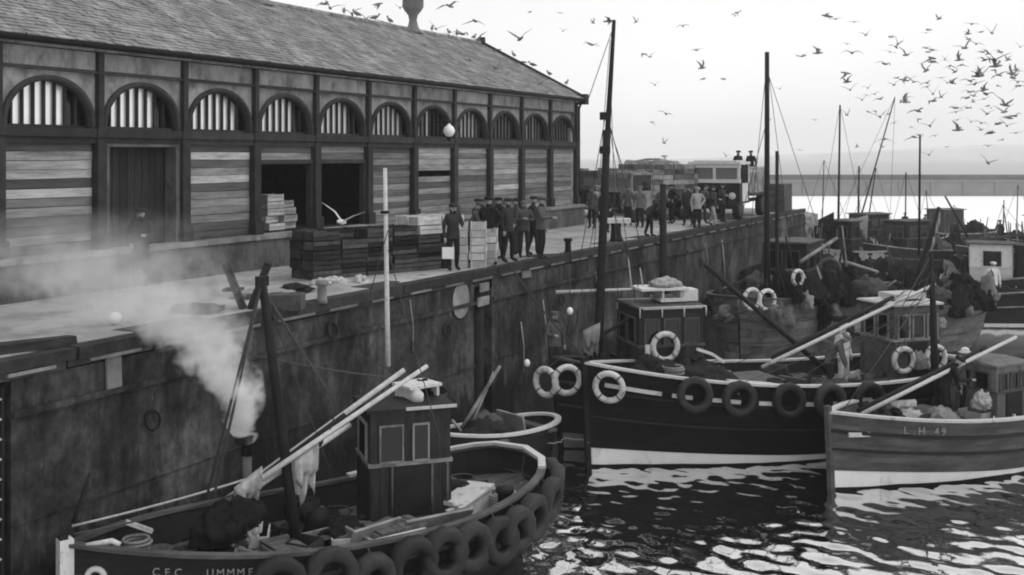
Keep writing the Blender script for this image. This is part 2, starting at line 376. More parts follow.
# quay wall, with the two vertical recesses
wall = empty('quay_wall', (QX, 0, 0)); tag(wall, 'tall dark masonry quay wall falling to the harbour water', 'wall')
def wall_y(u): return on_x(u, 300, QX).y
lad0, lad1 = wall_y(-22) , wall_y(11)
rec0, rec1 = wall_y(474), wall_y(492)
b = MB()
ys_ = [-12, lad0, lad1, rec0, rec1, QEND]
for i in range(5):
    y0, y1 = ys_[i], ys_[i + 1]
    rec = i in (1, 3); x1 = -.45 if rec else 0.0
    # a face of many cells, pressed in and out a little so that it is not a sheet
    ny_ = max(2, int((y1 - y0) / .5)); zs_ = [-3, -1, 0, .5, 1, 1.5, 2, 2.5, 3, 3.6, 4.22]
    vs = [(x1 + (0 if j in (0, ny_) else .03 * noise.noise((.6 * (y0 + (y1 - y0) * j / ny_), z * 1.1, 4))), y0 + (y1 - y0) * j / ny_, z) for j in range(ny_ + 1) for z in zs_]
    m_ = len(zs_)
    b.add(vs, [(j * m_ + k, (j + 1) * m_ + k, (j + 1) * m_ + k + 1, j * m_ + k + 1) for j in range(ny_) for k in range(m_ - 1)])
    b.add([(x1, y0, 4.22), (x1, y1, 4.22), (-.9, y1, 4.22), (-.9, y0, 4.22)], [(0, 1, 2, 3)])
    if rec:
        for y in (y0, y1): b.add([(0, y, -3), (-.46, y, -3), (-.46, y, 4), (0, y, 4)], [(0, 1, 2, 3)])
b.bx(-8, -.6, QEND - .25, QEND, -3, 3.98)
b.build('wall_face', M_WALL, wall)
b = MB(); b.sweep([(.05, lad1, 3.72), (.04, rec0, 3.72)], .07, .09, (1, 0, 0)); b.build('string_course', M_WALL, wall)
b = MB(); b.sweep([(.05, rec1, 3.72), (.04, QEND - .1, 3.72)], .07, .09, (1, 0, 0)); b.build('string_course', M_WALL, wall)
y = -12.0
while y < QEND - .5:
    ln = random.uniform(1.5, 1.9); y1 = min(y + ln, QEND)
    b = MB(); b.box((-.46, (y + y1) / 2, 4.37 + random.uniform(-.01, .01)), (1.0 + random.uniform(-.02, .02), y1 - y - .03, .25), jit=.012)
    b.build('coping_stone', M_KERB, wall); y = y1
# tarred kerb beams along the edge; pale strips paint the light of gaps below
y = -11.0; k = 0
while y < QEND - 3:
    ln = 4.6; b = MB(); b.box((.0, y + ln / 2, 4.45), (.26, ln - .06, .19), jit=.012); b.build('kerb_beam', M_BEAM, wall)
    for yy in (y + .8, y + ln / 2 + .05, y + ln - .8):
        b = MB(); b.box((.045, yy, 4.315), (.12, 1.05 + random.uniform(-.25, .1), .055)); b.build('gap_light_strip', M_COPE, wall)
    y += ln; k += 1
for (u, v0, v1, r_) in ((521, 322, 372, .02), (543, 300, 350, .02), (596, 272, 318, .025), (705, 243, 275, .03), (722, 240, 290, .03), (410, 300, 352, .016)):
    p0, p1 = on_x(u, v0, QX + .05) - Vector((QX, 0, 0)), on_x(u + 3, v1, QX + .05) - Vector((QX, 0, 0)); b = MB(); b.tube([p0, p0.lerp(p1, .5) + Vector((.03, .03, 0)), p1], r_, 6); b.build('hanging_line', M_ROPEP, wall)
for z_ in (2.1,):
    for y0_, y1_ in ((lad1, rec0), (rec1, QEND - .1)):
        b = MB(); b.sweep([(.03, y0_, z_), (.03, (y0_ + y1_) / 2, z_ + .01), (.03, y1_, z_)], .016, .03, (1, 0, 0)); b.build('pour_lip', M_WALL, wall)
# ladder in the left recess
b = MB()
for yy in (lad1 - .12, lad1 - .62): b.tube([(-.04, yy, -.5), (-.04, yy, 4.2)], .03, 6)
b.build('ladder_rail', M_IRON, wall)
for i in range(15):
    b = MB(); b.tube([(-.04, lad1 - .12, .2 + i * .29), (-.04, lad1 - .62, .2 + i * .29)], .022, 6); b.build('ladder_rung', mat('worn_rung', .5, .6), wall)
# dark fender pile in the second recess, paint patches on the wall
b = MB(); b.tube([(-.2, (rec0 + rec1) / 2, -3), (-.18, (rec0 + rec1) / 2, 4.05)], [.2, .17], 10); b.build('fender_pile', M_BEAM, wall)
b = MB()
pc = on_x(460, 300, QX) - Vector((QX, 0, 0)); n_ = 16
b.add([(.035, pc.y + .42 * math.cos(i * 6.283 / n_), pc.z + .46 * math.sin(i * 6.283 / n_)) for i in range(n_)], [tuple(range(n_))])
b.build('painted_disc', M_COPE, wall)
for (u, v, w, h) in ((483, 287, .5, .22), (482, 301, .6, .22), (112, 372, .3, .6), (525, 274, .55, .2)):
    p = on_x(u, v, QX) - Vector((QX, 0, 0)); b = MB(); b.box((.04, p.y, p.z), (.03, w, h), jit=.01); b.build('paint_patch', M_COPE, wall)
for (u, v) in ((150, 420), (330, 330), (445, 330), (560, 300), (640, 270), (700, 262)):
    p = on_x(u, v, QX) - Vector((QX, 0, 0)); b = MB()
    b.torus(.16, .025, 14, 6, Matrix.Translation((.06, p.y, p.z)) @ Matrix.Rotation(R(80), 4, 'Y')); b.build('mooring_ring', M_IRON, wall)

# ================================================================== THE FISH MARKET
XF, XD, DZ = -19.7, -19.3, 5.4   # facade plane, platform front, platform level
Y0, BAY, NB = 17.74, 2.632, 10
K0 = -5
MK = empty('fish_market', (XF, Y0, QZ)); LO = Vector((XF, Y0, 0))
tag(MK, 'long fish market hall with arched windows and slate roof behind the quay', 'market hall')
def mk(b, name, m, parent=MK):
    o = b.build(name, m, parent); o.matrix_parent_inverse = Matrix.Translation((-XF, -Y0, -QZ)) if parent is MK else Matrix.Identity(4); return o
YA, YB = Y0 + K0 * BAY, Y0 + NB * BAY
EAVE = 9.86
SILL, ATOP = 8.08, 9.27
# shared pieces, built once at the origin of a bay (y from 0 to BAY)
def share(name, b, m): me_ = b.mesh(name); me_.materials.append(m); return me_
PW = .26                       # pilaster width
me_pil = share('column', MB().bx(-.02, .16, -PW / 2, PW / 2, DZ, SILL + .04).bx(-.02, .14, -.075, .075, SILL + .06, EAVE - .02).bx(-.02, .22, -PW / 2 - .04, PW / 2 + .04, DZ, DZ + .35).bx(-.02, .2, -PW / 2 - .03, PW / 2 + .03, SILL - .15, SILL + .06), M_TRIM)
me_thin = share('post', MB().bx(.0, .13, -.07, .07, 9.3, EAVE), M_TRIM)
a0, a1 = PW / 2 + .02, BAY - PW / 2 - .02
A0, A1 = .085, BAY - .085
yc, hw, rise = BAY / 2, (A1 - A0) / 2 - .07, ATOP - SILL - .08
NA = 22
def arch(k, dw=0, dh=0): 
    t = math.pi * k / NA; return (yc - (hw + dw) * math.cos(t), SILL + (rise + dh) * abs(math.sin(t)) ** .82)
b = MB()                        # spandrel: flat panel with the arch cut out
vs = []; ztop = 9.36
for k in range(NA + 1):
    y_, z_ = arch(k, .02, .02); ye = A0 - .04 + (A1 - A0 + .08) * k / NA
    vs += [(0, y_, z_), (0, ye, ztop), (-.2, y_, z_)]
fs = [(k * 3, k * 3 + 3, k * 3 + 4, k * 3 + 1) for k in range(NA)] + [(k * 3 + 2, k * 3 + 5, k * 3 + 3, k * 3) for k in range(NA)]
b.add(vs, fs); b.add([(0, A0 - .04, ztop), (0, A0 - .04, SILL), (0, arch(0, .02, .02)[0], SILL)], [(0, 1, 2)]); b.add([(0, A1 + .04, ztop), (0, A1 + .04, SILL), (0, arch(NA, .02, .02)[0], SILL)], [(0, 1, 2)])
me_span = share('spandrel', b, M_SPAN)
b = MB(); vs = []
for k in range(NA + 1):
    for dw, dh, x in ((.05, .05, .08), (-.06, -.07, .08), (-.06, -.07, -.34), (.05, .05, -.02)):
        y_, z_ = arch(k, dw, dh); vs.append((x, y_, z_))
b.add(vs, [(k * 4 + i, k * 4 + (i + 1) % 4, (k + 1) * 4 + (i + 1) % 4, (k + 1) * 4 + i) for k in range(NA) for i in range(4)], True)
me_ring = share('arch_frame', b, M_TRIM)
me_sill = share('window_sill', MB().bx(-.3, .17, a0 - .1, a1 + .1, SILL - .16, SILL + .03).bx(-.02, .11, a0 - .1, a1 + .1, SILL - .3, SILL - .16), M_TRIM)
me_rail = share('frieze_rail', MB().bx(0, .11, -.0, BAY, 9.345, 9.39).bx(0, .06, 0, BAY, 9.39, 9.42), M_TRIM)
me_frz = share('frieze_panel', MB().bx(-.06, .035, .09, BAY - .09, 9.42, EAVE - .04), M_SPAN)
NP = 8
wy = [arch(0, -.06, 0)[0] + (2 * (hw - .06)) * i / NP for i in range(NP + 1)]
def ztop_at(y): 
    q = max(-1, min(1, (yc - y) / (hw - .06))); return SILL + (rise - .07) * (1 - q * q) ** .41
def pane(i):
    y0, y1 = wy[i] + .02, wy[i + 1] - .02; z0 = SILL + .02
    vs = [(-.2, y0, z0), (-.2, y1, z0), (-.2, y1, max(z0 + .02, ztop_at(y1) + .02)), (-.2, (y0 + y1) / 2, ztop_at((y0 + y1) / 2) + .02), (-.2, y0, max(z0 + .02, ztop_at(y0) + .02))]
    vs += [(x - .012, y, z) for x, y, z in vs]
    return MB().add(vs, [(0, 1, 2, 3, 4), (9, 8, 7, 6, 5)] + [(j, (j + 1) % 5, (j + 1) % 5 + 5, j + 5) for j in range(5)])
ME_P = {}
for i in range(NP):
    for key, m_ in (('l', M_PANE), ('d', M_PANED), ('k', M_PANEK)): ME_P[i, key] = share('pane', pane(i), m_)
def bar(i):
    y = wy[i]; return MB().bx(-.235, -.13, y - .024, y + .024, SILL, ztop_at(y) + .05)
ME_B = [share('glazing_bar', bar(i), M_TRIM) for i in range(1, NP)]
BH = .2
def board_mesh(m, w=a1 - a0, h=BH - .012, x=-.03): return share('board', MB().box((x, BAY / 2, h / 2), (.035, w, h), jit=.003), m)
ME_BOARD = {'w': board_mesh(M_BOARD), 'p': board_mesh(M_BPALE), 'd': board_mesh(M_BDARK)}
def put(name, me_, k, z=0, dx=0):
    o = link(name, me_, MK); o.location = (dx, (k) * BAY, z - QZ); return o
# what fills each bay under the arch: rows of boards from the platform up, and where the opening is
FILL = {0: 'dwddwwpdppwdw', 2: 'ddwwpwdpwdpdp', 5: 'wwdwwwdwdwwdw', 6: 'wwwdwdwkppppp', 7: 'wwdwwwdwpwwpw', 8: 'wdwwpwwppwpww', 9: 'wwwdwwwwwdwww', 10: 'wwwwdwwwww'}
LIGHT = {0: 'klllllkk', 1: 'kllllllk', 2: 'llllllkk', 3: 'klllllkk', 4: 'lllllllk', 5: 'dldlkkkk', 6: 'lllllldk', 7: 'dddddddk', 8: 'ddldlddk', 9: 'dddddddd'}  # sky brightness painted pane by pane
for k in range(K0, NB + 1):
    put('column', me_pil, k)
for k in range(K0, NB):
    put('spandrel', me_span, k); put('arch_frame', me_ring, k); put('window_sill', me_sill, k, dx=.003); put('frieze_rail', me_rail, k); put('frieze_panel', me_frz, k)
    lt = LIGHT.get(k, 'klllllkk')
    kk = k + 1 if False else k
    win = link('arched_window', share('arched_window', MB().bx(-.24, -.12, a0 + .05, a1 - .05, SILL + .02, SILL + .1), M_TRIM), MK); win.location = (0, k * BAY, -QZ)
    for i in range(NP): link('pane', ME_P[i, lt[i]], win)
    for i in range(NP - 1): link('glazing_bar', ME_B[i], win)
def boards(k, z0, z1, code):
    i = 0; z = z0
    while z + .1 < z1:
        c = code[i % len(code)]
        if c == 'k': z += BH; i += 1; continue
        o = put('board', ME_BOARD[c], k, z, random.uniform(-.012, .012)); o.rotation_euler.x = random.uniform(-.003, .003)
        z += BH; i += 1
# image bay n lies between columns n-1 and n here: bay 0 is left of the first column in view
for n_, code in FILL.items():
    k = n_ - 1
    if k >= NB: continue
    boards(k, DZ + .01, SILL - .3, code)
for k in range(K0, -1): boards(k, DZ + .01, SILL - .3, 'wdwpwwdwdwpw')
def doorway(k, top, code):
    boards(k, top + .1, SILL - .28, code)
    b = MB().bx(-.12, .06, a0 - .02, a1 + .02, top - .02, top + .1); b.bx(-.12, .05, a0 - .02, a0 + .08, DZ, top); b.bx(-.12, .05, a1 - .08, a1 + .02, DZ, top)
    o = mk(b, 'door_frame', M_TRIM); o.matrix_parent_inverse.identity(); o.location = (0, k * BAY, -QZ)
doorway(2, 7.3, 'wdw'); doorway(3, 7.3, 'dwd')
# bay with the tall door, standing open in the smoke: pale jambs and a leaf of upright planks set back
k = 0
b = MB().bx(-.3, .07, a0, a0 + .13, DZ, 7.72).bx(-.3, .07, a1 - .13, a1, DZ, 7.72).bx(-.3, .09, a0, a1, 7.72, 7.83)
fr = mk(b, 'door_frame', M_DOCK); fr.matrix_parent_inverse.identity(); fr.location = (0, k * BAY, -QZ)
dl = link('market_door', share('market_door', MB().bx(-.42, -.38, a0 + .1, a1 - .1, DZ + .02, 7.74), M_DOCK), MK); dl.location = (0, 0, -QZ)
nw = 9; w_ = (a1 - a0 - .3) / nw
pl = share('door_plank', MB().bx(-.38, -.35, 0, w_ - .015, DZ + .03, 7.7), mat('grey_door_plank', .032, .85, .4, 4, (1, 2.5, .3), rv=.35, bump=.4))
for i in range(nw): link('door_plank', pl, dl).location = (0, a0 + .15 + i * w_, 0)
b = MB().bx(-.03, .03, a0, a1, 7.83, SILL - .3); o = mk(b, 'lintel_panel', M_SPAN); o.matrix_parent_inverse.identity(); o.location = (0, 0, -QZ)
# platform in front, its edge and the dark body
b = MB().bx(XD - .9, XD, YA, YB + .2, QZ - .1, DZ - .12); mk(b, 'platform_wall', M_DOCK)
y = YA; 
while y < YB:
    b = MB(); b.box(((XF + XD) / 2 + .01, y + .9, DZ - .06), (abs(XF - XD) + .1, 1.78, .115), jit=.006); mk(b, 'platform_edge_stone', M_COPE if random.random() < .75 else M_SPAN); y += 1.8
# hall body: back wall, ends, floor
XR, ZR = -24.5, 12.66
XB = 2 * XR - XF
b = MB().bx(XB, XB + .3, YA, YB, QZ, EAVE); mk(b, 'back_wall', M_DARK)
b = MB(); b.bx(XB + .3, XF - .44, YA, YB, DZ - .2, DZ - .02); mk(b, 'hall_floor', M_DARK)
for y in (YA + .15, YB - .15):
    b = MB(); vs = [(XB + .1, y, QZ), (XF - .0, y, QZ), (XF - .0, y, EAVE + .1), (XR, y, ZR - .15), (XB + .1, y, EAVE + .1)]
    b.add(vs + [(x, yy + (.25 if y < 20 else -.25), z) for x, yy, z in vs], [(0, 1, 2, 3, 4), (9, 8, 7, 6, 5)] + [(i, (i + 1) % 5, (i + 1) % 5 + 5, i + 5) for i in range(5)])
    mk(b, 'gable_wall', M_SPAN)
# eaves: pale cornice strip, dark gutter, downpipe at the far corner
b = MB().bx(XF, XF + .2, YA, YB + .1, EAVE - .02, EAVE + .03); mk(b, 'cornice', M_SPAN)
b = MB(); b.tube([(XF + .34, YA, EAVE + .11), (XF + .34, YB + .3, EAVE + .11)], .085, 8); mk(b, 'gutter', M_IRON)
b = MB().bx(XF - .1, XF + .22, YA, YB + .25, EAVE + .03, EAVE + .1); mk(b, 'soffit', M_TRIM)
b = MB(); b.tube([(XF + .3, YB + .14, EAVE + .1), (XF + .14, YB + .14, EAVE - .3), (XF + .14, YB + .14, DZ - .8)], .06, 8); mk(b, 'downpipe', M_IRON)
b = MB().bx(XF + .05, XF + .5, YB + .05, YB + .4, EAVE - .1, EAVE + .35); mk(b, 'kneeler_stone', M_TRIM)
# slates: two slopes, courses of separate slates lapped over one another (too many to be objects: one part)
def slates(side):
    b = MB(); xe = XF + .42 if side > 0 else XB - .42
    p0 = Vector((xe, 0, EAVE + .14)); p1 = Vector((XR, 0, ZR)); d = p1 - p0; L = d.length; d.normalize(); nrm = Vector((-d.z, 0, d.x)) * (1 if d.x < 0 else 1)
    if nrm.z < 0: nrm = -nrm
    g = .21; w = .27; rows = int(L / g) + 1
    for r in range(rows):
        s0 = r * g; s1 = min(s0 + g * 1.5, L)
        y = YA - .1 - (w / 2 if r % 2 else 0)
        while y < YB + .2:
            ww = w * random.uniform(.9, 1.05); y1 = min(y + ww, YB + .22)
            t = random.uniform(.012, .035); s0j = s0 + random.uniform(-.02, .02)
            a = p0 + d * s0j + nrm * (t + .012); c = p0 + d * s1 + nrm * .004
            b.add([(a.x, y, a.z), (a.x, y1 - .012, a.z), (c.x, y1 - .012, c.z), (c.x, y, c.z), (a.x - nrm.x * t, y, a.z - nrm.z * t), (a.x - nrm.x * t, y1 - .012, a.z - nrm.z * t)], [(0, 1, 2, 3), (4, 5, 1, 0)])
            y = y1
    return b
rf = MB(); 
for xe in (XF + .42, XB - .42):
    rf.add([(xe, YA - .1, EAVE + .12), (xe, YB + .22, EAVE + .12), (XR, YB + .22, ZR - .02), (XR, YA - .1, ZR - .02)], [(0, 1, 2, 3)])
ro = mk(rf, 'roof', M_SLATE)
o = slates(1).build('slate', M_SLATE, ro); o['kind'] = 'stuff'; o.matrix_parent_inverse = Matrix.Identity(4)
o = slates(-1).build('slate', M_SLATE, ro); o['kind'] = 'stuff'
y = YA
while y < YB:
    b = MB(); b.tube([(XR, y, ZR + .03), (XR, min(y + .58, YB + .2), ZR + .03)], .1, 8); mk(b, 'ridge_tile', M_SLATE); y += .6
b = MB(); b.sweep([(XF + .44, YB + .24, EAVE + .16), (XR, YB + .24, ZR + .06)], .1, .16, (0, 1, 0)); mk(b, 'verge', M_TRIM)
b = MB(); b.sweep([(XB - .44, YB + .24, EAVE + .16), (XR, YB + .24, ZR + .06)], .1, .16, (0, 1, 0)); mk(b, 'verge', M_TRIM)
b = MB(); b.box((XR, YB + .24, ZR + .15), (.3, .22, .3)); mk(b, 'ridge_finial', M_TRIM)
def ventilator(u):
    p = at(u, 30, 1); s_ = XR / p.x; y = (CAMP + (p - CAMP) * s_).y
    b = MB(); b.lathe([(.42, 0), (.3, .12), (.2, .35), (.16, .55), (.2, .75), (.36, .95), (.44, 1.1), (.44, 1.45), (.5, 1.5), (.5, 1.56), (.3, 1.75), (.14, 2.0), (.1, 2.2), (.05, 2.5)], 14, Matrix.Translation((XR, y, ZR - .1)))
    vt = mk(b, 'ventilator', M_BRKT)
ventilator(413); ventilator(262)
# lamp with a white enamel globe on a bracket
lp = on_x(449, 131, XF + .7)
lamp = empty('wall_lamp', (XF + .16, lp.y, lp.z)); tag(lamp, 'round white lamp globe on a bracket below the seventh arch', 'lamp')
b = MB(); b.lathe([(.02, -.2), (.12, -.17), (.19, -.06), (.2, .03), (.15, .14), (.06, .2), (.04, .25)], 14, Matrix.Translation((.54, 0, 0))); b.build('globe', mat('opal_globe', .85, .3, .02), lamp)
b = MB(); b.tube([(0, 0, .3), (.3, 0, .36), (.54, 0, .3), (.54, 0, .22)], .025, 6); b.build('bracket', M_IRON, lamp)
b = MB(); b.lathe([(.03, -.34), (.08, -.3), (.08, -.2), (.03, -.19)], 10, Matrix.Translation((.54, 0, 0))); b.build('lamp_base', M_IRON, lamp)
# ================================================================== BOATS
LUMPS = {}
def lump_mesh(key, seed, sub=4):
    bm = bmesh.new(); bmesh.ops.create_icosphere(bm, subdivisions=sub, radius=1)
    for v in bm.verts:
        q = v.co * 1.7 + Vector((seed * 7.3, 0, 0))
        v.co *= 1 + .45 * noise.noise(q) + .22 * noise.noise(q * 2.6) + .15 * noise.noise(q * 5.5) + .06 * noise.noise(q * 12)
        if v.co.z < -.25: v.co.z = -.25 + (v.co.z + .25) * .15
    me_ = bpy.data.meshes.new(key); bm.to_mesh(me_); bm.free()
    me_.polygons.foreach_set('use_smooth', [True] * len(me_.polygons)); return me_
def net_heap(name, m, parent, loc, size, rz=0, seed=None):
    seed = random.randint(0, 5) if seed is None else seed
    key = (seed, m.name)
    if key not in LUMPS: LUMPS[key] = lump_mesh('net_heap', seed); LUMPS[key].materials.append(m)
    o = link(name, LUMPS[key], parent, loc); o.scale = size; o.rotation_euler.z = rz; return o
def clutter(boat, n, x0, x1, wid=.75, seed=1, up=.0):
    """loose gear lying about a working deck: boards, bights of rope, baskets, folded sheets, small boxes"""
    rs = random.Random(seed)
    for i in range(n):
        x = rs.uniform(x0, x1); t = (x + boat.L / 2) / boat.L; w = max(.05, boat.half(t) * wid); y = rs.uniform(-w, w); z = boat.zd(t) + .07 + up; k = rs.random(); rz = rs.uniform(0, 3.1)
        if k < .28:
            y *= .5; rz = rs.uniform(-.5, .5); b = MB(); b.box((0, 0, .03), (rs.uniform(.4, 1.0), rs.uniform(.07, .2), .04), jit=.01); b.build('loose_board', rs.choice((M_SPAN, M_DECK, M_MAST, M_GREYH)), boat.root, (x, y, z + rs.uniform(0, .2)), (rs.uniform(-.15, .15), rs.uniform(-.2, .2), rz))
        elif k < .52:
            b = MB(); pts = [Vector((0, 0, 0))]; a = rs.uniform(0, 6)
            for q in range(14): a += rs.uniform(-1.1, 1.1); pts.append(pts[-1] + Vector((math.cos(a) * .13, math.sin(a) * .13, rs.uniform(-.02, .03))))
            b.tube(pts, .02, 5); b.build('loose_rope', rs.choice((M_ROPE, M_ROPEP, M_ROPE)), boat.root, (x, y, z))
        elif k < .64:
            b = MB(); b.lathe([(.14, 0), (.2, .26), (.19, .27), (.13, .03)], 12); b.build('basket', rs.choice((M_DECK, M_MAST)), boat.root, (x, y, z))
        elif k < .8:
            b = MB(); l_, h_ = rs.uniform(.4, .75), rs.uniform(.15, .25); b.bx(-l_ / 2, l_ / 2, -.22, .22, 0, .02)
            for e in (-1, 1): b.bx(-l_ / 2, l_ / 2, e * .22 - .01, e * .22 + .01, .02, h_); b.bx(e * l_ / 2 - .01, e * l_ / 2 + .01, -.21, .21, .02, h_)
            b.build('deck_box', rs.choice((M_BOXD, M_BOXD, M_BOXP)), boat.root, (x, y, z), (0, 0, rz))
        else:
            net_heap('folded_sheet', rs.choice((M_NETK, M_TARP, M_NET, M_CANV)), boat.root, (x, y, z), (rs.uniform(.2, .45), rs.uniform(.15, .3), rs.uniform(.08, .2)), rz, rs.randint(0, 5))
class Boat:
    def __init__(s, name, label, bow, heading, L, beam, hb, hm, hs, boot=(.5, .2), bulw=.6, planks=7, hullm=None, bootm=None, capm=None, rake=.25, draft=.9, stern=.6, strake=True, strakem=None, group='fishing boats moored along the quay', bowfull=2.2):
        s.L, s.B, s.hb, s.hm, s.hs, s.boot, s.bulw, s.rake, s.draft, s.st, s.bf = L, beam / 2, hb, hm, hs, boot, bulw, rake, draft, stern, bowfull
        h = Vector((bow[0], bow[1], 0)); s.dir = Vector((math.cos(heading), math.sin(heading), 0))
        c = h - s.dir * (L / 2)
        s.root = empty(name, c, heading); tag(s.root, label, 'fishing boat', group)
        s.M = Matrix.Translation(c) @ Matrix.Rotation(heading, 4, 'Z'); s.Mi = s.M.inverted()
        hullm = hullm or M_BLACK; bootm = bootm or M_BOOTW; capm = capm or M_OFFW
        N = 30; T = [i / N for i in range(N + 1)]; T = sorted(set(T + [.012, .03, .97, .985]))
        s.T = T
        for sd_ in (1, -1):
            for k in range(planks):
                b = MB(); vs = []
                for t in T:
                    z0, z1 = s.zboot(t), s.h(t)
                    za, zb = z0 + (z1 - z0) * k / planks, z0 + (z1 - z0) * (k + 1) / planks
                    pa, na = s.pt(t, sd_, za); pb, nb = s.pt(t, sd_, zb)
                    vs += [pa + na * .02, pb + nb * .004, pa]
                n_ = len(T)
                b.add(vs, [(i * 3, i * 3 + 3, i * 3 + 4, i * 3 + 1) for i in range(n_ - 1)] + [(i * 3 + 2, i * 3 + 5, i * 3 + 3, i * 3) for i in range(n_ - 1)])
                b.build('hull_plank', hullm, s.root)
        b = MB()
        for sd_ in (1, -1):
            vs = []; zs = (-1, -.6, -.3, 0, .5, 1)
            for t in T:
                zt = s.zboot(t)
                for q in zs:
                    z = s.draft * q if q <= 0 else zt * q
                    vs.append(s.pt(t, sd_, z)[0])
            m_ = len(zs); b.add(vs, [(i * m_ + k, (i + 1) * m_ + k, (i + 1) * m_ + k + 1, i * m_ + k + 1) for i in range(len(T) - 1) for k in range(m_ - 1)], True)
        b.build('boot_top', bootm, s.root)
        b = MB(); vs = []           # dark weed line at the water's edge
        for sd_ in (1, -1):
            o_ = len(vs)
            for t in T:
                p0, n0 = s.pt(t, sd_, -.15); p1, n1 = s.pt(t, sd_, .055 + .035 * noise.noise((t * 14, sd_, s.L))); vs += [p0 + n0 * .012, p1 + n1 * .012]
            b.add(vs[o_:], [(i * 2, i * 2 + 2, i * 2 + 3, i * 2 + 1) for i in range(len(T) - 1)])
        b.build('weed_line', M_BLACK, s.root)
        b = MB()                      # bulwark lining
        for sd_ in (1, -1):
            vs = []
            for t in T:
                p, nn = s.pt(t, sd_, s.h(t)); q = s.pt(t, sd_, s.zd(t))[0]
                ins = .07 if s.half(t) > .12 else s.half(t) * .5
                vs += [Vector((p.x, p.y - sd_ * ins, p.z - .01)), Vector((q.x, q.y - sd_ * ins, q.z - .02))]
            b.add(vs, [(i * 2, i * 2 + 2, i * 2 + 3, i * 2 + 1) for i in range(len(T) - 1)])
        b.build('bulwark', M_DKH if hullm is M_BLACK else hullm, s.root)
        b = MB(); nd = 14             # deck of planks
        for j in range(nd):
            vs = []; dz = random.uniform(-.004, .006)
            for t in T:
                w = max(.0, s.pt(t, 1, s.zd(t))[0].y - .05); x = s.xs(t, s.zd(t)); cam_ = .05 * s.B
                for e in (0, 1):
                    f = -1 + 2 * (j + e) / nd; vs.append((x, w * f, s.zd(t) + dz + cam_ * (1 - f * f)))
            b.add(vs, [(i * 2, i * 2 + 2, i * 2 + 3, i * 2 + 1) for i in range(len(T) - 1)])
        b.build('deck', M_DECK, s.root)
        ring = [s.pt(t, 1, s.h(t))[0] + Vector((0, -.03, .02)) for t in T] + [s.pt(t, -1, s.h(t))[0] + Vector((0, .03, .02)) for t in reversed(T)]
        b = MB(); b.sweep(ring, .15, .055); b.build('gunwale', capm, s.root)
        if strake:
            for f, w in ((.30, .07), (.62, .05)):
                r2 = []
                for sd_ in (1, -1):
                    seq = [s.pt(t, sd_, s.h(t) - f * (s.h(t) - s.zboot(t)) * (1 if f > .5 else 1)) for t in T]
                    q = [p + n_ * .03 for p, n_ in seq]; r2.append(q)
                b = MB(); b.sweep(r2[0] + r2[1][::-1], .07, w); b.build('rubbing_strake', strakem or capm, s.root)
        b = MB(); zt = s.h(1)
        b.sweep([(s.xs(1, z) + .03, 0, z) for z in (-s.draft, 0, zt * .5, zt, zt + .16)], .13, .12, (0, 1, 0)); b.build('stem_post', hullm if hullm is not M_BLACK else M_DKH, s.root)
    def half(s, t):
        if t > .45: v = 1 - ((t - .45) / .55) ** s.bf
        else: v = max(0, 1 - ((.45 - t) / .45) ** 3.2) ** s.st
        return max(.03, s.B * v)
    def h(s, t): return s.hm + (s.hb - s.hm) * max(0, (t - .35) / .65) ** 1.8 + (s.hs - s.hm) * max(0, (.35 - t) / .35) ** 1.6
    def zd(s, t): return s.h(t) - s.bulw
    def zboot(s, t): return s.boot[1] + (s.boot[0] - s.boot[1]) * t
    def xs(s, t, z): return -s.L / 2 + s.L * t + s.rake * (t ** 6) * (z - s.h(1)) / s.hb + (.3 * ((1 - t) ** 6) * (s.h(0) - z) / max(.1, s.hs) if t < .5 else 0)
    def pt(s, t, sd_, z):
        f = max(0, min(1, (z + s.draft) / (s.h(t) + s.draft)))
        e = .22 + .6 * max(0, (t - .55) / .45) ** 1.3 + .35 * max(0, (.3 - t) / .3)
        y = s.half(t) * f ** e
        p = Vector((s.xs(t, z), sd_ * y, z))
        d = (s.half(min(1, t + .01)) - s.half(max(0, t - .01))) / (s.L * .02)
        n_ = Vector((-d, sd_, .0)).normalized()
        return p, n_
    def loc(s, w): return s.Mi @ Vector(w)
    def at(s, u, v, lx, ly):
        """local point seen at pixel (u, v), at the distance of local (lx, ly)"""
        return s.loc(at(u, v, depth(s.M @ Vector((lx, ly, 0)))))
    def mb(s, b, name, m, parent=None): return b.build(name, m, parent or s.root)
    def side_t(s, u, sd_=1):
        return min((i / 200 for i in range(2, 199)), key=lambda t: abs(proj(s.M @ s.pt(t, sd_, s.h(t))[0])[0] - u))
    def x_at(s, u, ly=0):
        return min((-s.L / 2 + s.L * i / 200 for i in range(201)), key=lambda x: abs(proj(s.M @ Vector((x, ly, 1.5)))[0] - u))
    def rope(s, a, c, r=.012, sag=0, m=None, name='rope'):
        a, c = Vector(a), Vector(c); n_ = 8 if sag else 1
        b = MB(); b.tube([a.lerp(c, i / n_) - Vector((0, 0, sag * 4 * (i / n_) * (1 - i / n_))) for i in range(n_ + 1)], r, 5)
        return b.build(name, m or M_ROPE, s.root)
    def spar(s, a, c, r0, r1=None, m=None, name='spar', n=9):
        b = MB(); a, c = Vector(a), Vector(c); r1 = r1 or r0 * .7
        b.tube([a, a.lerp(c, .33), a.lerp(c, .66), c], [r0, (2 * r0 + r1) / 3, (r0 + 2 * r1) / 3, r1], n); return b.build(name, m or M_MAST, s.root)
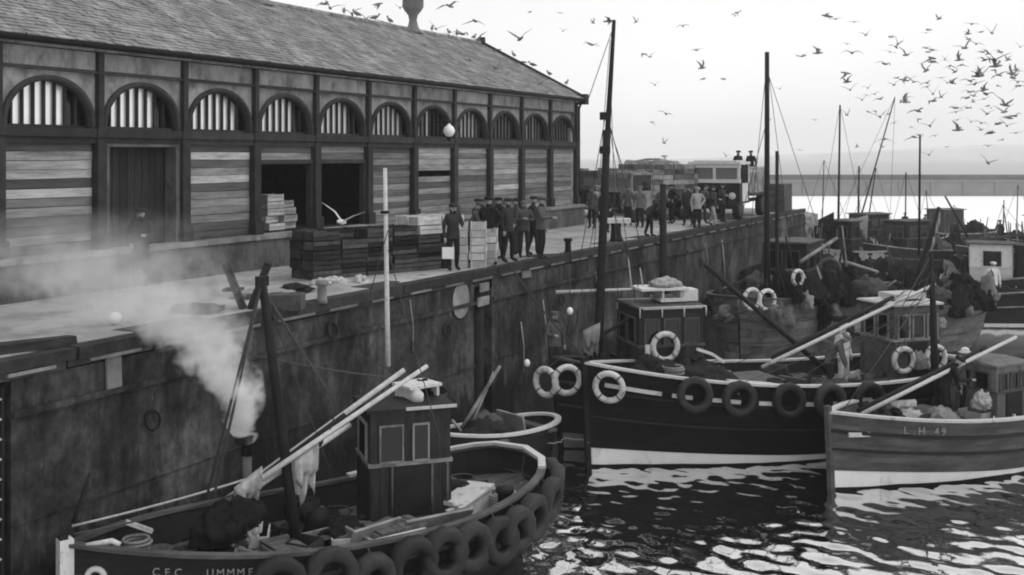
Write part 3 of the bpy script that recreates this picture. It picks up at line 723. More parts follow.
    def wheelhouse(s, x, y, w, d, hgt, z, m=None, roofm=None, wins=((.12, .45), (.55, .85)), fwins=((.15, .45), (.55, .85)), winm=None, door=True, zw=(.58, .88), over=.14, rot=0):
        """w along the boat, d across; windows as fractions of each side"""
        m = m or M_VARN; roofm = roofm or M_OFFW; winm = winm or M_OFFW
        b = MB(); b.box((0, 0, hgt / 2), (w, d, hgt)); wh = b.build('wheelhouse', m, s.root, (x, y, z), (0, 0, rot))
        n_ = max(5, int(w / .16))
        for sd_ in (1, -1):
            for i in range(n_):
                b = MB(); b.box((-w / 2 + (i + .5) * w / n_, sd_ * (d / 2 + .008), hgt * .27), (w / n_ - .012, .02, hgt * .54), jit=.002); b.build('plank', m, wh)
        n_ = max(5, int(d / .16))
        for sd_ in (1, -1):
            for i in range(n_):
                b = MB(); b.box((sd_ * (w / 2 + .008), -d / 2 + (i + .5) * d / n_, hgt * .27), (.02, d / n_ - .012, hgt * .54), jit=.002); b.build('plank', m, wh)
        b = MB(); b.bx(-w / 2 - .035, w / 2 + .035, -d / 2 - .035, d / 2 + .035, hgt * .545, hgt * .575); b.build('moulding', winm, wh)
        def win(cx, cy, ww, hh, nx_, ny_):
            ax_ = Vector((-ny_, nx_, 0)); o_ = Vector((cx, cy, hgt * (zw[0] + zw[1]) / 2)); nn = Vector((nx_, ny_, 0))
            b = MB()
            for e in (-1, 1):
                c_ = o_ + ax_ * (e * ww / 2) + nn * .02; dd = Vector((abs(ax_.x) * .032 + abs(nn.x) * .05, abs(ax_.y) * .032 + abs(nn.y) * .05, hh + .03)); b.box(c_, dd)
                c_ = o_ + Vector((0, 0, e * hh / 2)) + nn * .018; dd = Vector((abs(ax_.x) * (ww - .033) + abs(nn.x) * .05, abs(ax_.y) * (ww - .033) + abs(nn.y) * .05, .032)); b.box(c_, dd)
            f_ = b.build('window_frame', winm, wh)
            b = MB(); b.box(o_ + nn * .008, (abs(ax_.x) * (ww - .04) + .02 * abs(nn.x), abs(ax_.y) * (ww - .04) + .02 * abs(nn.y), hh - .04)); b.build('window_pane', M_PANEK, wh)
        hh = hgt * (zw[1] - zw[0])
        for f0, f1 in wins:
            for sd_ in (1, -1): win(-w / 2 + w * (f0 + f1) / 2, sd_ * d / 2, w * (f1 - f0), hh, 0, sd_)
        for f0, f1 in fwins:
            for sd_ in (1, -1): win(sd_ * w / 2, -d / 2 + d * (f0 + f1) / 2, d * (f1 - f0), hh, sd_, 0)
        if door:
            b = MB(); b.bx(-.3, .3, d / 2 + .018, d / 2 + .05, .08, hgt * .53); dr = b.build('door', M_DKH if m is not M_DKH else M_VARN, wh)
        b = MB(); b.add([(-w / 2 - over, -d / 2 - over, hgt), (w / 2 + over, -d / 2 - over, hgt), (w / 2 + over, d / 2 + over, hgt), (-w / 2 - over, d / 2 + over, hgt),
                         (-w / 2 - over, -d / 2 - over, hgt + .05), (w / 2 + over, -d / 2 - over, hgt + .05), (w / 2 + over, d / 2 + over, hgt + .05), (-w / 2 - over, d / 2 + over, hgt + .05), (-w / 2, 0, hgt + .11), (w / 2, 0, hgt + .11)],
                        [(0, 1, 5, 4), (1, 2, 6, 5), (2, 3, 7, 6), (3, 0, 4, 7), (4, 5, 9, 8), (6, 7, 8, 9), (5, 6, 9), (7, 4, 8), (3, 2, 1, 0)]); b.build('wheelhouse_roof', roofm, wh)
        return wh
TYRE = {}
def tyre_mesh(key, Rr, r, m):
    if key not in TYRE:
        b = MB(); n_, mm = 24, 10; b.torus(Rr, r, n_, mm); me_ = b.mesh(key); rub = m is M_RUB
        for i, v in enumerate(me_.vertices):
            if not rub: v.co *= 1 + .012 * noise.noise(v.co * 9); continue
            a = math.atan2(v.co.y, v.co.x); c = Vector((math.cos(a), math.sin(a), 0)) * Rr; d = v.co - c; rad = Vector((math.cos(a), math.sin(a), 0)); o_ = d.dot(rad); z = d.z
            sq = lambda q: math.copysign(abs(q / r) ** .6 * r, q)      # square shouldered tread, open well inside
            o_ = sq(o_); z = sq(z) * 1.1
            if o_ > r * .7: o_ -= .018 * ((i // mm) % 2)
            v.co = c + rad * o_ + Vector((0, 0, z))
        me_.materials.append(m); TYRE[key] = me_
    return TYRE[key]
ORD = ['first', 'second', 'third', 'fourth', 'fifth', 'sixth', 'seventh', 'eighth', 'ninth', 'tenth', 'eleventh', 'twelfth', 'thirteenth', 'fourteenth', 'fifteenth']
def hang_ring(boat, name, label, cat, group, p_local, n_local, Rr, r, m, tilt=0, spin=0, rope_from=None):
    q = Vector(n_local).to_track_quat('Z', 'Y')
    o = link(name, tyre_mesh('%s_%.2f_%.2f_%s' % (name, Rr, r, m.name), Rr, r, m)); o.data.name = name
    Mw = boat.M @ Matrix.Translation(p_local) @ q.to_matrix().to_4x4() @ Matrix.Rotation(tilt, 4, 'X') @ Matrix.Rotation(spin, 4, 'Z')
    o.matrix_world = Mw; tag(o, label, cat, group)
    if m is M_RING:
        for k in range(4):
            a = math.pi / 4 + k * math.pi / 2; b = MB(); b.torus(r * 1.06, .016, 12, 5, Matrix.Translation((Rr * math.cos(a), Rr * math.sin(a), 0)) @ Matrix.Rotation(a, 4, 'Z') @ Matrix.Rotation(R(90), 4, 'X')); b.build('lashing', M_ROPE, o)
    if rope_from is not None:
        b = MB(); b.tube([boat.M @ Vector(rope_from), boat.M @ (Vector(p_local) + Vector((0, 0, Rr)))], .014, 5)
        ro_ = b.build('hanging_rope', M_ROPE, o); ro_.matrix_parent_inverse = Mw.inverted()
    return o
def winch(boat, loc, rz=0, sc_=1):
    b = MB(); Mx = Matrix.Rotation(R(90), 4, 'Y')
    b.lathe([(.26, -.5), (.26, -.46), (.12, -.44), (.12, -.1), (.24, -.08), (.24, .08), (.12, .1), (.12, .44), (.26, .46), (.26, .5)], 14, Matrix.Translation((0, 0, .42)) @ Mx)
    b.bx(-.36, -.28, -.25, .25, 0, .6); b.bx(.28, .36, -.25, .25, 0, .6); b.bx(-.4, .4, -.3, .3, 0, .08)
    o = b.build('winch', M_IRON, boat.root, loc, (0, 0, rz)); o.scale = (sc_,) * 3; return o
def hatch(boat, x, y, z, lx, ly, open_=False, m=None):
    b = MB(); h_ = .32
    for yy in (-ly / 2, ly / 2): b.bx(-lx / 2, lx / 2, yy - .03, yy + .03, 0, h_)
    for xx in (-lx / 2, lx / 2): b.bx(xx - .03, xx + .03, -ly / 2 + .03, ly / 2 - .03, 0, h_)
    o = b.build('hatch_coaming', m or M_SPAN, boat.root, (x, y, z))
    n_ = 6
    for i in range(n_):
        if open_ and i < 4: continue
        b = MB(); b.box((-lx / 2 + lx * (i + .5) / n_, 0, h_ + .02), (lx / n_ - .015, ly + .08, .05), jit=.004); b.build('hatch_board', M_DECK, o)
    b = MB(); b.bx(-lx / 2 + .03, lx / 2 - .03, -ly / 2 + .03, ly / 2 - .03, .01, .04); b.build('hold_shade', M_DARK, o)  # dark slab laid on the deck, painting the shade of an open hatch
    return o
def coil(boat, loc, r=.25, m=None, n=4):
    b = MB(); 
    for i in range(n): b.torus(r - .01 * (i % 2), .028, 16, 5, Matrix.Translation((random.uniform(-.02, .02), random.uniform(-.02, .02), .03 + i * .05)))
    return b.build('rope_coil', m or M_ROPEP, boat.root, loc)
def barrel(boat, loc, r=.2, h=.5, m=None):
    b = MB(); b.lathe([(r * .85, 0), (r, h * .3), (r, h * .7), (r * .85, h), (r * .8, h), (r * .8, h - .04)], 14); return b.build('barrel', m or M_VARN, boat.root, loc)
def drape(boat, pts_top, drop, m, name='hanging_cloth', nseg=10):
    """cloth hung over a spar: a strip of folds, both sides"""
    b = MB(); a, c = Vector(pts_top[0]), Vector(pts_top[1]); ax_ = (c - a).normalized(); sd_ = Vector((-ax_.y, ax_.x, 0)).normalized()
    vs = []; nr = 9
    for i in range(nseg + 1):
        f = i / nseg; p = a.lerp(c, f)
        for j in range(nr):
            g = j / (nr - 1); s_ = -1 if g < .5 else 1; gg = abs(g - .5) * 2
            dl = drop * (1 - .35 * abs(math.sin(f * 5 + s_)) * gg) * (gg if s_ > 0 else gg * .55)
            w = (.06 + .05 * math.sin(f * 16 + s_ * 2) * gg) * s_ * (gg > .01)
            vs.append(p + sd_ * w + Vector((0, 0, .07 * (1 - gg) - dl)) + ax_ * (.12 * gg * (.5 - f)))
    b.add(vs, [(i * nr + j, (i + 1) * nr + j, (i + 1) * nr + j + 1, i * nr + j + 1) for i in range(nseg) for j in range(nr - 1)], True)
    o = b.build(name, m, boat.root); md = o.modifiers.new('s', 'SOLIDIFY'); md.thickness = .012; return o
def lettering(boat, text, t0, sd_, zfrac, size, m, step=None):
    """each character a raised letter on the planks"""
    dt = (step or size * .72) / boat.L
    for i, ch in enumerate(text):
        if ch == ' ': continue
        t = t0 - i * dt if sd_ > 0 else t0 + i * dt * 1
        z = boat.h(t) - zfrac * (boat.h(t) - boat.zboot(t)); p, n_ = boat.pt(t, sd_, z)
        cu = bpy.data.curves.new('letter', 'FONT'); cu.body = ch; cu.size = size; cu.align_x = 'CENTER'; cu.align_y = 'CENTER'; cu.extrude = .006
        tmp = bpy.data.objects.new('tmp', cu); COL.objects.link(tmp)
        bpy.context.view_layer.update()
        me_ = bpy.data.meshes.new_from_object(tmp.evaluated_get(bpy.context.evaluated_depsgraph_get())); bpy.data.objects.remove(tmp)
        me_.materials.clear(); me_.materials.append(m); me_.name = 'letter'
        xa = Vector((0, 0, 1)).cross(n_).normalized()
        Mx = Matrix((xa, Vector((0, 0, 1)), n_)).transposed().to_4x4()
        o = link('letter', me_, boat.root); o.matrix_local = Matrix.Translation(p + n_ * .035) @ Mx
def fit(u0, v0, h0, u1, v1, h1):
    """bow point and heading from two pixels at given heights"""
    p = on_z(u0, v0, h0); q = on_z(u1, v1, h1); d = p - q
    return (p.x, p.y), math.atan2(d.y, d.x), d.length
# ------------------------------------------------------------------ boat one: the small boat in the foreground, bow to the wall
bow, hd = (-13.2, 11.3), math.atan2(11.3 - 19.1, -13.2 + 9.75)
B1 = Boat('fishing_boat', 'nearest fishing boat with smoking stovepipe and tyre fenders all round its stern', bow, hd, 8.7, 3.5, 1.80, 1.32, 1.72, boot=(.3, .3), bulw=.5, planks=6, hullm=M_DKH, bootm=M_DKH, capm=M_GREYH, rake=.15, stern=.42, bowfull=2.6, strakem=M_GREYH)
zd = .86
b = MB(); b.sweep([B1.pt(t, -1, B1.h(t))[0] + Vector((0, .03, .075)) for t in (.34, .28, .2, .14, .09, .05, .02, .0)] + [B1.pt(t, 1, B1.h(t))[0] + Vector((0, -.03, .075)) for t in (.0, .02, .05)], .14, .06); B1.mb(b, 'stern_rail', M_OFFW)
# pale weathered stem head
b = MB(); b.sweep([(4.36, 0, z) for z in (.3, 1.0, 1.6, 1.9)], .2, .2, (0, 1, 0)); B1.mb(b, 'stem_head', M_OFFW)
b = MB(); b.torus(.13, .045, 16, 7); 
p, n_ = B1.pt(.962, 1, 1.33); o = b.build('hawse_ring', M_OFFW, B1.root, p + n_ * .03); o.rotation_euler = n_.to_track_quat('Z', 'Y').to_euler()
lettering(B1, 'CEC  UMMMER', B1.side_t(158), 1, .19, .16, M_LETTER, .135)
wx, wy_ = -1.62, -.15
wh = B1.wheelhouse(wx, wy_, 1.45, 1.15, 2.12, zd + .04, m=M_VARN, roofm=M_DKH, winm=M_SPAN, rot=R(-20), over=.08, wins=((.28, .47), (.60, .88)), fwins=((.2, .8),))
b = MB(); b.bx(-.82, .1, .63, .67, 2.13, 2.18); b.build('roof_edge', M_OFFW, wh)
for fx0 in (-.66, -.38, .34): b = MB(); b.tube([(fx0, .615, .05), (fx0, .615, 1.15)], .025, 6); b.build('pipe', M_GREYH, wh)
zr = zd + .06 + 2.05 + .11
# roof gear: lamp board, horn, small rail
b = MB(); b.bx(-.1, .6, -.3, .3, zr + .22, zr + .27); b.bx(-.05, 0, -.28, .28, zr - .03, zr + .22); b.bx(.5, .55, -.28, .28, zr - .03, zr + .22)
o = b.build('roof_rack', M_OFFW, B1.root, (wx - .55, wy_, 0))
b = MB(); b.lathe([(.03, 0), (.12, .02), (.12, .16), (.05, .24)], 12); b.build('lamp', M_OFFW, B1.root, (wx - .1, wy_ + .3, zr - .02))
net_heap('bundle', M_NET, B1.root, (wx - .55, wy_ - .1, zr + .02), (.3, .3, .22))
B1.spar(B1.at(388, 366, wx, wy_), B1.at(385, 168, wx, wy_), .048, .036, M_SPAR, 'pole')
b = MB(); b.torus(.06, .03, 10, 6, Matrix.Translation(B1.at(385, 212, wx, wy_))); B1.mb(b, 'pole_band', M_IRON)
# foremast, stays, boom and gaff
fx, fy = 1.55, -.1
mb0, mb1 = B1.at(299, 470, fx, fy), B1.at(262, 281, fx, fy); mb0.z = zd
B1.spar(mb0, mb1, .095, .07, M_MAST, 'mast')
b = MB(); b.box((0, 0, 0), (.2, .1, .16)); b.build('mast_head', M_MAST, B1.root, mb1 + Vector((0, 0, .0)))
for (u, v, lx, ly) in ((208, 492, 2.6, .9), (215, 492, 2.5, .8)): B1.rope(mb1, B1.at(u, v, lx, ly), .022)
B1.rope(mb1, B1.at(283, 420, 1.9, -.8), .018); B1.rope(mb1.lerp(mb0, .03), B1.at(338, 408, .4, .3), .018)
B1.rope(B1.at(268, 300, fx, fy), B1.at(345, 415, .2, -.7), .014)
B1.rope(B1.at(238, 352, fx + .3, fy), B1.at(392, 378, wx, -.2), .016, .04)
B1.rope(B1.at(349, 350, -.3, -.5), B1.at(398, 374, wx, -.2), .012)
for (a, c, r) in (((226, 500), (404, 370), .052), ((262, 478), (427, 366), .046), ((240, 498), (350, 425), .05)):
    B1.spar(B1.at(*a, 1.9, .25), B1.at(*c, wx + .1, .35), r, r * .85, M_SPAR, 'spar')
B1.spar(B1.at(233, 498, 2.1, .1), B1.at(345, 415, .2, .1), .05, .05, M_MAST, 'boom')
b = MB(); b.torus(.11, .03, 12, 6); o = b.build('spar_lashing', M_IRON, B1.root, B1.at(318, 441, .6, .3)); o.rotation_euler = (R(60), 0, R(90))
drape(B1, (B1.at(292, 462, 1.15, .3), B1.at(318, 443, .75, .3)), .92, M_CANV)
drape(B1, (B1.at(234, 492, 2.0, .3), B1.at(262, 470, 1.6, .3)), .55, M_CANV)
# crutch and stovepipe with cowl
sp = B1.at(247, 452, 1.7, -.35)
b = MB(); b.lathe([(.075, zd - sp.z), (.075, .12)], 10); b.build('stovepipe', mat('grey_iron', .12, .6), B1.root, sp)
b = MB(); b.lathe([(.1, -.05), (.1, .22), (.12, .24), (.12, .28)], 10); b.tube([(-.24, 0, .24), (-.1, 0, .2), (.1, 0, .2), (.24, 0, .24)], [.075, .06, .06, .075], 8); b.build('chimney_cowl', M_IRON, B1.root, sp, (0, 0, .5))
STOVE = B1.M @ (sp + Vector((0, 0, .3)))
# heap of nets and gear by the foremast, boxes, hatch, winch
net_heap('net_heap', M_NETK, B1.root, B1.at(222, 532, 2.35, .55), (.45, .34, .42), .4, 1)
net_heap('net_heap', M_NETK, B1.root, B1.at(243, 520, 2.1, .5), (.3, .3, .3), 1.4, 4)
clutter(B1, 40, -3.5, 3.0, .58, 3); clutter(B1, 22, -.6, 2.4, .5, 8, .1)
net_heap('net_heap', M_NETP, B1.root, B1.at(204, 540, 2.6, .3), (.42, .16, .08), .2, 2)
drape(B1, (B1.at(242, 528, 2.0, .6), B1.at(262, 520, 1.7, .6)), .35, M_OFFW)
hatch(B1, .62, .72, zd + .05, 1.5, 1.0, True); hatch(B1, -.75, .95, zd + .07, .9, .5)
winch(B1, (.2, -.4, zd + .06), R(90), .9)
b = MB(); b.box((0, 0, .25), (1.0, .05, .42), Matrix.Rotation(R(-22), 3, 'X')); b.build('pound_board', M_SPAN, B1.root, (-.35, .93, zd + .08), (0, 0, R(8)))
b = MB(); b.box((0, 0, .25), (1.3, .05, .36), Matrix.Rotation(R(-30), 3, 'X')); b.build('pound_board', M_SPAN, B1.root, (-1.5, 1.12, zd + .1), (0, 0, R(-6)))
b = MB(); b.box((0, 0, .02), (1.5, .24, .05), jit=.01); b.build('side_board', M_OFFW, B1.root, (-.4, 1.42, zd + .36), (0, R(-3), R(5)))
net_heap('net_heap', M_NET, B1.root, (-.1, .2, zd + .05), (.42, .4, .34), 0, 3)
net_heap('net_heap', M_NETP, B1.root, (-2.9, -.35, zd + .15), (.8, .6, .3), 1.2, 4)
net_heap('net_heap', M_NET, B1.root, (-2.45, .0, zd + .3), (.42, .38, .36), .2, 5)
b = MB(); b.box((0, 0, 0), (1.1, .55, .06), jit=.01); b.bx(-.5, .5, -.24, .24, -.35, -.03); b.build('stern_locker', M_OFFW, B1.root, (-2.55, .55, zd + .5), (0, R(4), R(25)))
coil(B1, (-3.3, .6, zd + .2), .28); coil(B1, (-3.2, -.5, zd + .25), .24, M_ROPE)
b = MB(); b.lathe([(.13, 0), (.13, .4), (.17, .42), (.17, .5)], 12); b.build('bollard', M_IRON, B1.root, (-3.1, .95, zd + .1))
b = MB(); b.lathe([(.05, 0), (.05, .45), (.09, .47), (.02, .52)], 10); b.tube([(-.2, 0, .4), (.2, 0, .4)], .03, 6); b.build('mooring_post', M_OFFW, B1.root, (-1.85, 1.15, zd + .12))
barrel(B1, (-.1, -.85, zd + .05)); barrel(B1, (1.9, -.7, zd + .1), .18, .45, M_IRON)
# rails and ropes on the bow
for yy in (.12, .02):
    B1.rope(B1.at(72, 526, 4.2, 0), B1.at(250, 478, 1.9, yy), .018, .03, M_ROPEP)
B1.rope(B1.at(74, 534, 4.2, 0), B1.at(236, 494, 2.1, .1), .016, .04, M_ROPE)
B1.spar(B1.at(73, 522, 4.15, -.1), B1.at(90, 473, 4.15, -.1), .03, .025, M_MAST, 'pole')
b = MB(); b.tube([B1.at(86, 546, 3.9, .35), B1.at(112, 541, 3.6, .45), B1.at(120, 545, 3.5, .5)], .045, 7); B1.mb(b, 'towing_post', M_OFFW)
b = MB(); b.sweep([B1.at(126, 522, 3.5, -.3), B1.at(152, 531, 3.2, -.3)], .1, .06); B1.mb(b, 'oar', M_OFFW)
coil(B1, (3.3, .0, zd + .62), .2, M_ROPEP); net_heap('net_heap', M_NET, B1.root, (3.1, .35, zd + .5), (.4, .2, .14), 0, 0)
# tyres hung all along the near side and round the stern
tn = 0
tt = [B1.side_t(u) for u in (277, 325, 366, 403, 437, 466, 489, 508, 524, 538, 550)]
for i, t in enumerate(tt):
    p, nn = B1.pt(t, 1, B1.h(t)); Rr = .33 - .012 * (i % 3)
    hang_ring(B1, 'tyre_fender', '%s black tyre fender from the bow along the nearest boat' % ORD[i], 'tyre', 'tyre fenders hung on the nearest boat', p + nn * .2 + Vector((random.uniform(-.05, .05), 0, -.34 - random.uniform(-.03, .1))), nn, Rr * random.choice((.9, 1.0, 1.06)), .125, M_RUB, random.uniform(-.16, .16), random.uniform(0, 3), p + Vector((0, 0, .04)))
for i, (sd_, t) in enumerate(((1, .012), (-1, .012), (-1, .05))):
    p, nn = B1.pt(t, sd_, B1.h(t)); 
    if t < .02: nn = Vector((-1, sd_ * .5, 0)).normalized()
    hang_ring(B1, 'tyre_fender', ['tyre fender at the near corner of the nearest stern', 'tyre fender at the far corner of the nearest stern', 'tyre fender on the hidden far quarter of the nearest boat'][i], 'tyre', 'tyre fenders hung on the nearest boat', p + nn * .2 + Vector((0, 0, -.4)), nn, .32, .12, M_RUB, 0, i, p + Vector((0, 0, .04)))

# ------------------------------------------------------------------ small boat tucked between the nearest boat and the wall
p = on_z(440, 442, 1.0); q = on_z(522, 425, 1.0)
BS = Boat('fishing_boat', 'small open boat with a pale rim tucked between the wall and the nearest boat', (p.x - .2, p.y - .3), math.atan2(p.y - q.y, p.x - q.x), 3.9, 1.5, 1.25, 1.0, 1.05, boot=(.25, .2), bulw=.5, planks=5, hullm=M_DKH, capm=M_OFFW, strake=False, stern=.5)
b = MB(); b.box((0, 0, 0), (.06, 1.0, .55)); b.build('engine_box', M_SPAN, BS.root, (-.75, -.2, 1.0), (0, .2, 0))
b = MB(); b.box((0, 0, 0), (.25, 1.6, .06), jit=.01); b.build('thwart', M_DECK, BS.root, (-1.2, 0, .95)); b = MB(); b.box((0, 0, 0), (.22, 1.7, .05), jit=.01); b.build('thwart', M_DECK, BS.root, (.3, 0, .95))
for a, c, r in (((462, 428), (500, 366), .05), ((468, 432), (494, 372), .04)): BS.spar(BS.at(*a, .6, 0), BS.at(*c, -.2, -.2), r, r * .8, M_SPAN, 'spar')
BS.spar(BS.at(452, 420, .9, .2), BS.at(470, 442, .5, .3), .035, .03, M_SPAN, 'spar')
net_heap('net_heap', M_NET, BS.root, (.4, .1, .9), (.7, .5, .45), 0, 2); net_heap('net_heap', M_NETP, BS.root, (.1, -.2, 1.1), (.4, .3, .3), 0, 1)

# ------------------------------------------------------------------ boat two: black hull, white boot top
bow, hd, _ = fit(585, 467, 0, 835, 442, 0)
B2 = Boat('fishing_boat', 'black fishing boat with a bright white waterline band and three pale ring fenders', bow, hd, 11.2, 3.5, 2.5, 1.85, 1.95, boot=(.47, -.1), bulw=.5, planks=8, hullm=M_BLACK, capm=M_OFFW, rake=.12, bowfull=3.0, stern=.5, strakem=M_DKH)
zd = 1.1
for a, c in ((.965, .86), (.84, .80), (.76, .70), (.66, .62), (.57, .53), (.48, .44), (.39, .35)):
    pts = []
    for i in range(5):
        t = a + (c - a) * i / 4; q, nn = B2.pt(t, 1, B2.h(t) - .42); pts.append(q + nn * .05)
    b = MB(); b.sweep(pts, .05, .09); B2.mb(b, 'rubbing_band', M_OFFW)
w2x = B2.x_at(899, -.2)
zd = 1.4
wh2 = B2.wheelhouse(w2x, -.2, 1.45, 1.4, 2.05, zd + .1, m=M_GREYH, roofm=M_OFFW, wins=((.06, .28), (.36, .6), (.68, .92)), winm=M_SPAN, over=.08)
zr = zd + 2.05 + .24
b = MB(); b.bx(-.5, .5, -.35, .35, 0, .14); b.build('life_raft', M_OFFW, B2.root, (w2x, -.1, zr))
B2.spar(B2.at(770, 363, 1.5, .4), B2.at(935, 284, -3.0, .2), .052, .04, M_SPAR, 'spar'); B2.spar(B2.at(772, 358, 1.5, .2), B2.at(893, 297, -2, .1), .062, .05, M_MAST, 'boom')
B2.spar(B2.at(762, 367, 1.6, .3), B2.at(900, 300, -2.0, .25), .045, .04, M_SPAR, 'spar')
B2.spar(B2.at(833, 376, .2, -.4), B2.at(704, 264, 2.4, -.9), .075, .06, M_MAST, 'derrick')
B2.rope(B2.at(704, 264, 2.4, -.9), B2.at(703, 315, 2.4, -.9), .012)
B2.spar(B2.at(934, 385, -2.9, .9), B2.at(931, 252, -2.9, .9), .075, .05, M_MAST, 'mizzen_mast')
B2.rope(B2.at(931, 255, -2.9, .9), B2.at(860, 382, -.8, 1.2), .012)
b = MB(); b.tube([B2.at(916, 288, -3, -.5), B2.at(922, 262, -3, -.5), B2.at(932, 235, -3, -.5), B2.at(939, 207, -3, -.5)], [.09, .08, .08, .05], 8); B2.mb(b, 'crooked_spar', M_MAST)
drape(B2, (B2.at(930, 241, -3, -.5), B2.at(939, 212, -3, -.5)), .6, M_CANV, 'furled_sail')
hatch(B2, 1.2, 0, zd + .12, 1.6, 1.2); winch(B2, (2.9, 0, zd + .4), R(0), 1)
net_heap('net_heap', M_NET, B2.root, (2.6, .3, zd + .45), (.75, .6, .5), 0, 1); net_heap('net_heap', M_NET, B2.root, (.2, .6, zd + .1), (.6, .5, .35), 0, 2); net_heap('net_heap', M_NETP, B2.root, (-.8, .7, zd + .1), (.6, .4, .3), 0, 3)
net_heap('net_heap', M_NET, B2.root, (3.8, 0, zd + .75), (.6, .5, .35), 1, 4); barrel(B2, (-.3, -.7, zd + .1)); barrel(B2, (.9, .9, zd + .08), .22, .5, M_DKH); coil(B2, (3.5, .5, zd + .8), .25)
b = MB(); b.sweep([B2.at(728, 382, 2.0, 1.1), B2.at(822, 389, -.2, 1.2)], .25, .1); B2.mb(b, 'deck_plank', M_OFFW)
b = MB(); b.sweep([B2.at(697, 349, 2.8, .2), B2.at(712, 354, 2.5, .2), B2.at(724, 362, 2.3, .2)], .09, .07); B2.mb(b, 'oar', M_OFFW)
for i, (u, t) in enumerate(((663, .80), (697, .71), (735, .60), (770, .50), (805, .40))):
    p, nn = B2.pt(t, 1, B2.h(t)); hang_ring(B2, 'tyre_fender', '%s dark tyre fender from the bow on the black hulled boat' % ORD[i], 'tyre', 'tyre fenders on the black hulled boat', p + nn * .17 + Vector((0, 0, -.3)), nn, .34, .1, M_RUB, random.uniform(-.1, .1), i, p + Vector((0, 0, .03)))
p, nn = B2.pt(.955, 1, B2.h(.955))
hang_ring(B2, 'ring_fender', 'lowest and rightmost pale ring fender hung beside the black bow', 'ring fender', 'pale ring fenders at the black bow', p + nn * .14 + Vector((0.02, 0, -.42)), nn, .33, .075, M_RING, .1, 0, p + Vector((0, 0, .03)))
for i, (x, y) in enumerate(((-1.2, .86), (-2.85, .86))):
    pass
for i, (fx_, rr) in enumerate(((w2x + .5, 0), (w2x - .52, 1))):
    hang_ring(B2, 'life_ring', ['white life ring on the side of the grey wheelhouse nearer the bow', 'white life ring on the side of the grey wheelhouse nearer the stern'][i], 'life ring', 'life rings on the grey wheelhouse', Vector((fx_, .6, zd + .75)), Vector((0, 1, 0)), .3, .07, M_RING)
net_heap('round_fender', M_TARP, B2.root, (w2x, .62, zd + .6), (.26, .12, .34), 0, 0)
B2.rope(B2.pt(.99, 1, 2.5)[0], B2.loc((QX - .1, 26.5, 4.8)), .02, .15, name='mooring_rope')

# ------------------------------------------------------------------ boat behind it: dark, bow to the wall, tall foremast
bow, hd4, _ = fit(553, 449, 0, 760, 440, 0)
B4 = Boat('fishing_boat', 'dark fishing boat behind the black one with the tall leaning foremast', bow, hd4 + .08, 10.5, 3.4, 2.35, 1.6, 1.7, boot=(.42, .25), bulw=.5, planks=7, hullm=M_DKH, bootm=M_SPAN, capm=M_GREYH, bowfull=2.8, stern=.5)
zd = 1.15
w4x = B4.x_at(659, -.1)
wh4 = B4.wheelhouse(w4x, -.1, 1.75, 1.7, 2.15, zd + .3, m=M_CABD, roofm=M_GREYH, winm=M_GREYH, wins=((.08, .3), (.38, .62), (.7, .92)), over=.06)
b = MB(); b.bx(-.8, .8, .9, .95, 2.15, 2.21); b.build('roof_edge', M_OFFW, wh4)
zr = zd + .3 + 2.15 + .12
b = MB(); b.bx(-.55, .15, -.4, .4, 0, .09); b.bx(-.5, -.44, -.3, .3, .09, .3); b.bx(.02, .08, -.3, .3, .09, .3); b.bx(-.6, .7, -.45, .45, .3, .36); b.build('roof_rack', M_OFFW, B4.root, (w4x, 0, zr))
net_heap('bundle', M_CANV, B4.root, (w4x - .1, .1, zr + .4), (.35, .3, .2), 0, 1)
b = MB(); b.bx(-.2, .2, -.25, .25, 0, .3); b.build('lamp_box', M_OFFW, B4.root, (w4x - .7, .1, zr))
mz0, mz1 = B4.at(596, 330, 3.3, 0), B4.at(614, 20, 3.3, 0); mz0.z = zd
B4.spar(mz0, B4.at(607, 130, 3.3, 0), .13, .1, M_MAST, 'mast'); B4.spar(B4.at(605, 175, 3.3, 0), mz1, .085, .05, M_MAST, 'topmast')
for v in (116, 150): 
    b = MB(); b.box(B4.at(605, v, 3.3, 0), (.22, .22, .2)); B4.mb(b, 'mast_cap', M_IRON)
B4.spar(B4.at(556, 292, 3.5, 0), B4.at(640, 289, 2, 0), .045, .035, M_SPAR, 'boom')
for a, c in (((613, 28), (588, 100)), ((607, 120), (622, 165)), ((606, 110), (655, 300)), ((603, 180), (640, 292)), ((605, 118), (560, 372))): B4.rope(B4.at(*a, 3.3, 0), B4.at(*c, 3.0, 0), .011)
B4.spar(B4.at(663, 296, 1.2, -.5), B4.at(663, 184, 1.2, -.5), .12, .085, M_MAST, 'mizzen_mast')
for u, v in ((628, 255), (640, 268)): B4.spar(B4.at(u + 4, 292, 1.8, 0), B4.at(u, v, 1.8, 0), .02, .015, M_SPAR, 'aerial')
drape(B4, (B4.at(583, 333, 3.2, .3), B4.at(600, 325, 3.0, .3)), .95, M_TARP)
B4.spar(B4.at(585, 345, 3.3, .2), B4.at(660, 300, 2.0, .2), .05, .04, M_MAST, 'boom')
net_heap('net_heap', M_NET, B4.root, (3.0, .2, zd + .3), (.5, .5, .4), 0, 3); winch(B4, (3.9, 0, zd + .6)); net_heap('net_heap', M_NET, B4.root, (-.8, .3, zd), (.9, .7, .6), 0, 4); hatch(B4, -1.4, 0, zd, 1.4, 1.2); net_heap('net_heap', M_NETP, B4.root, (-2.6, .5, zd + .1), (.5, .4, .3), 0, 1)
hang_ring(B4, 'life_ring', 'white life ring with a gap on the dark wheelhouse behind the black boat', 'life ring', None, Vector((w4x + .22, .86, zd + 1.5)), Vector((0, 1, 0)), .33, .075, M_RING)
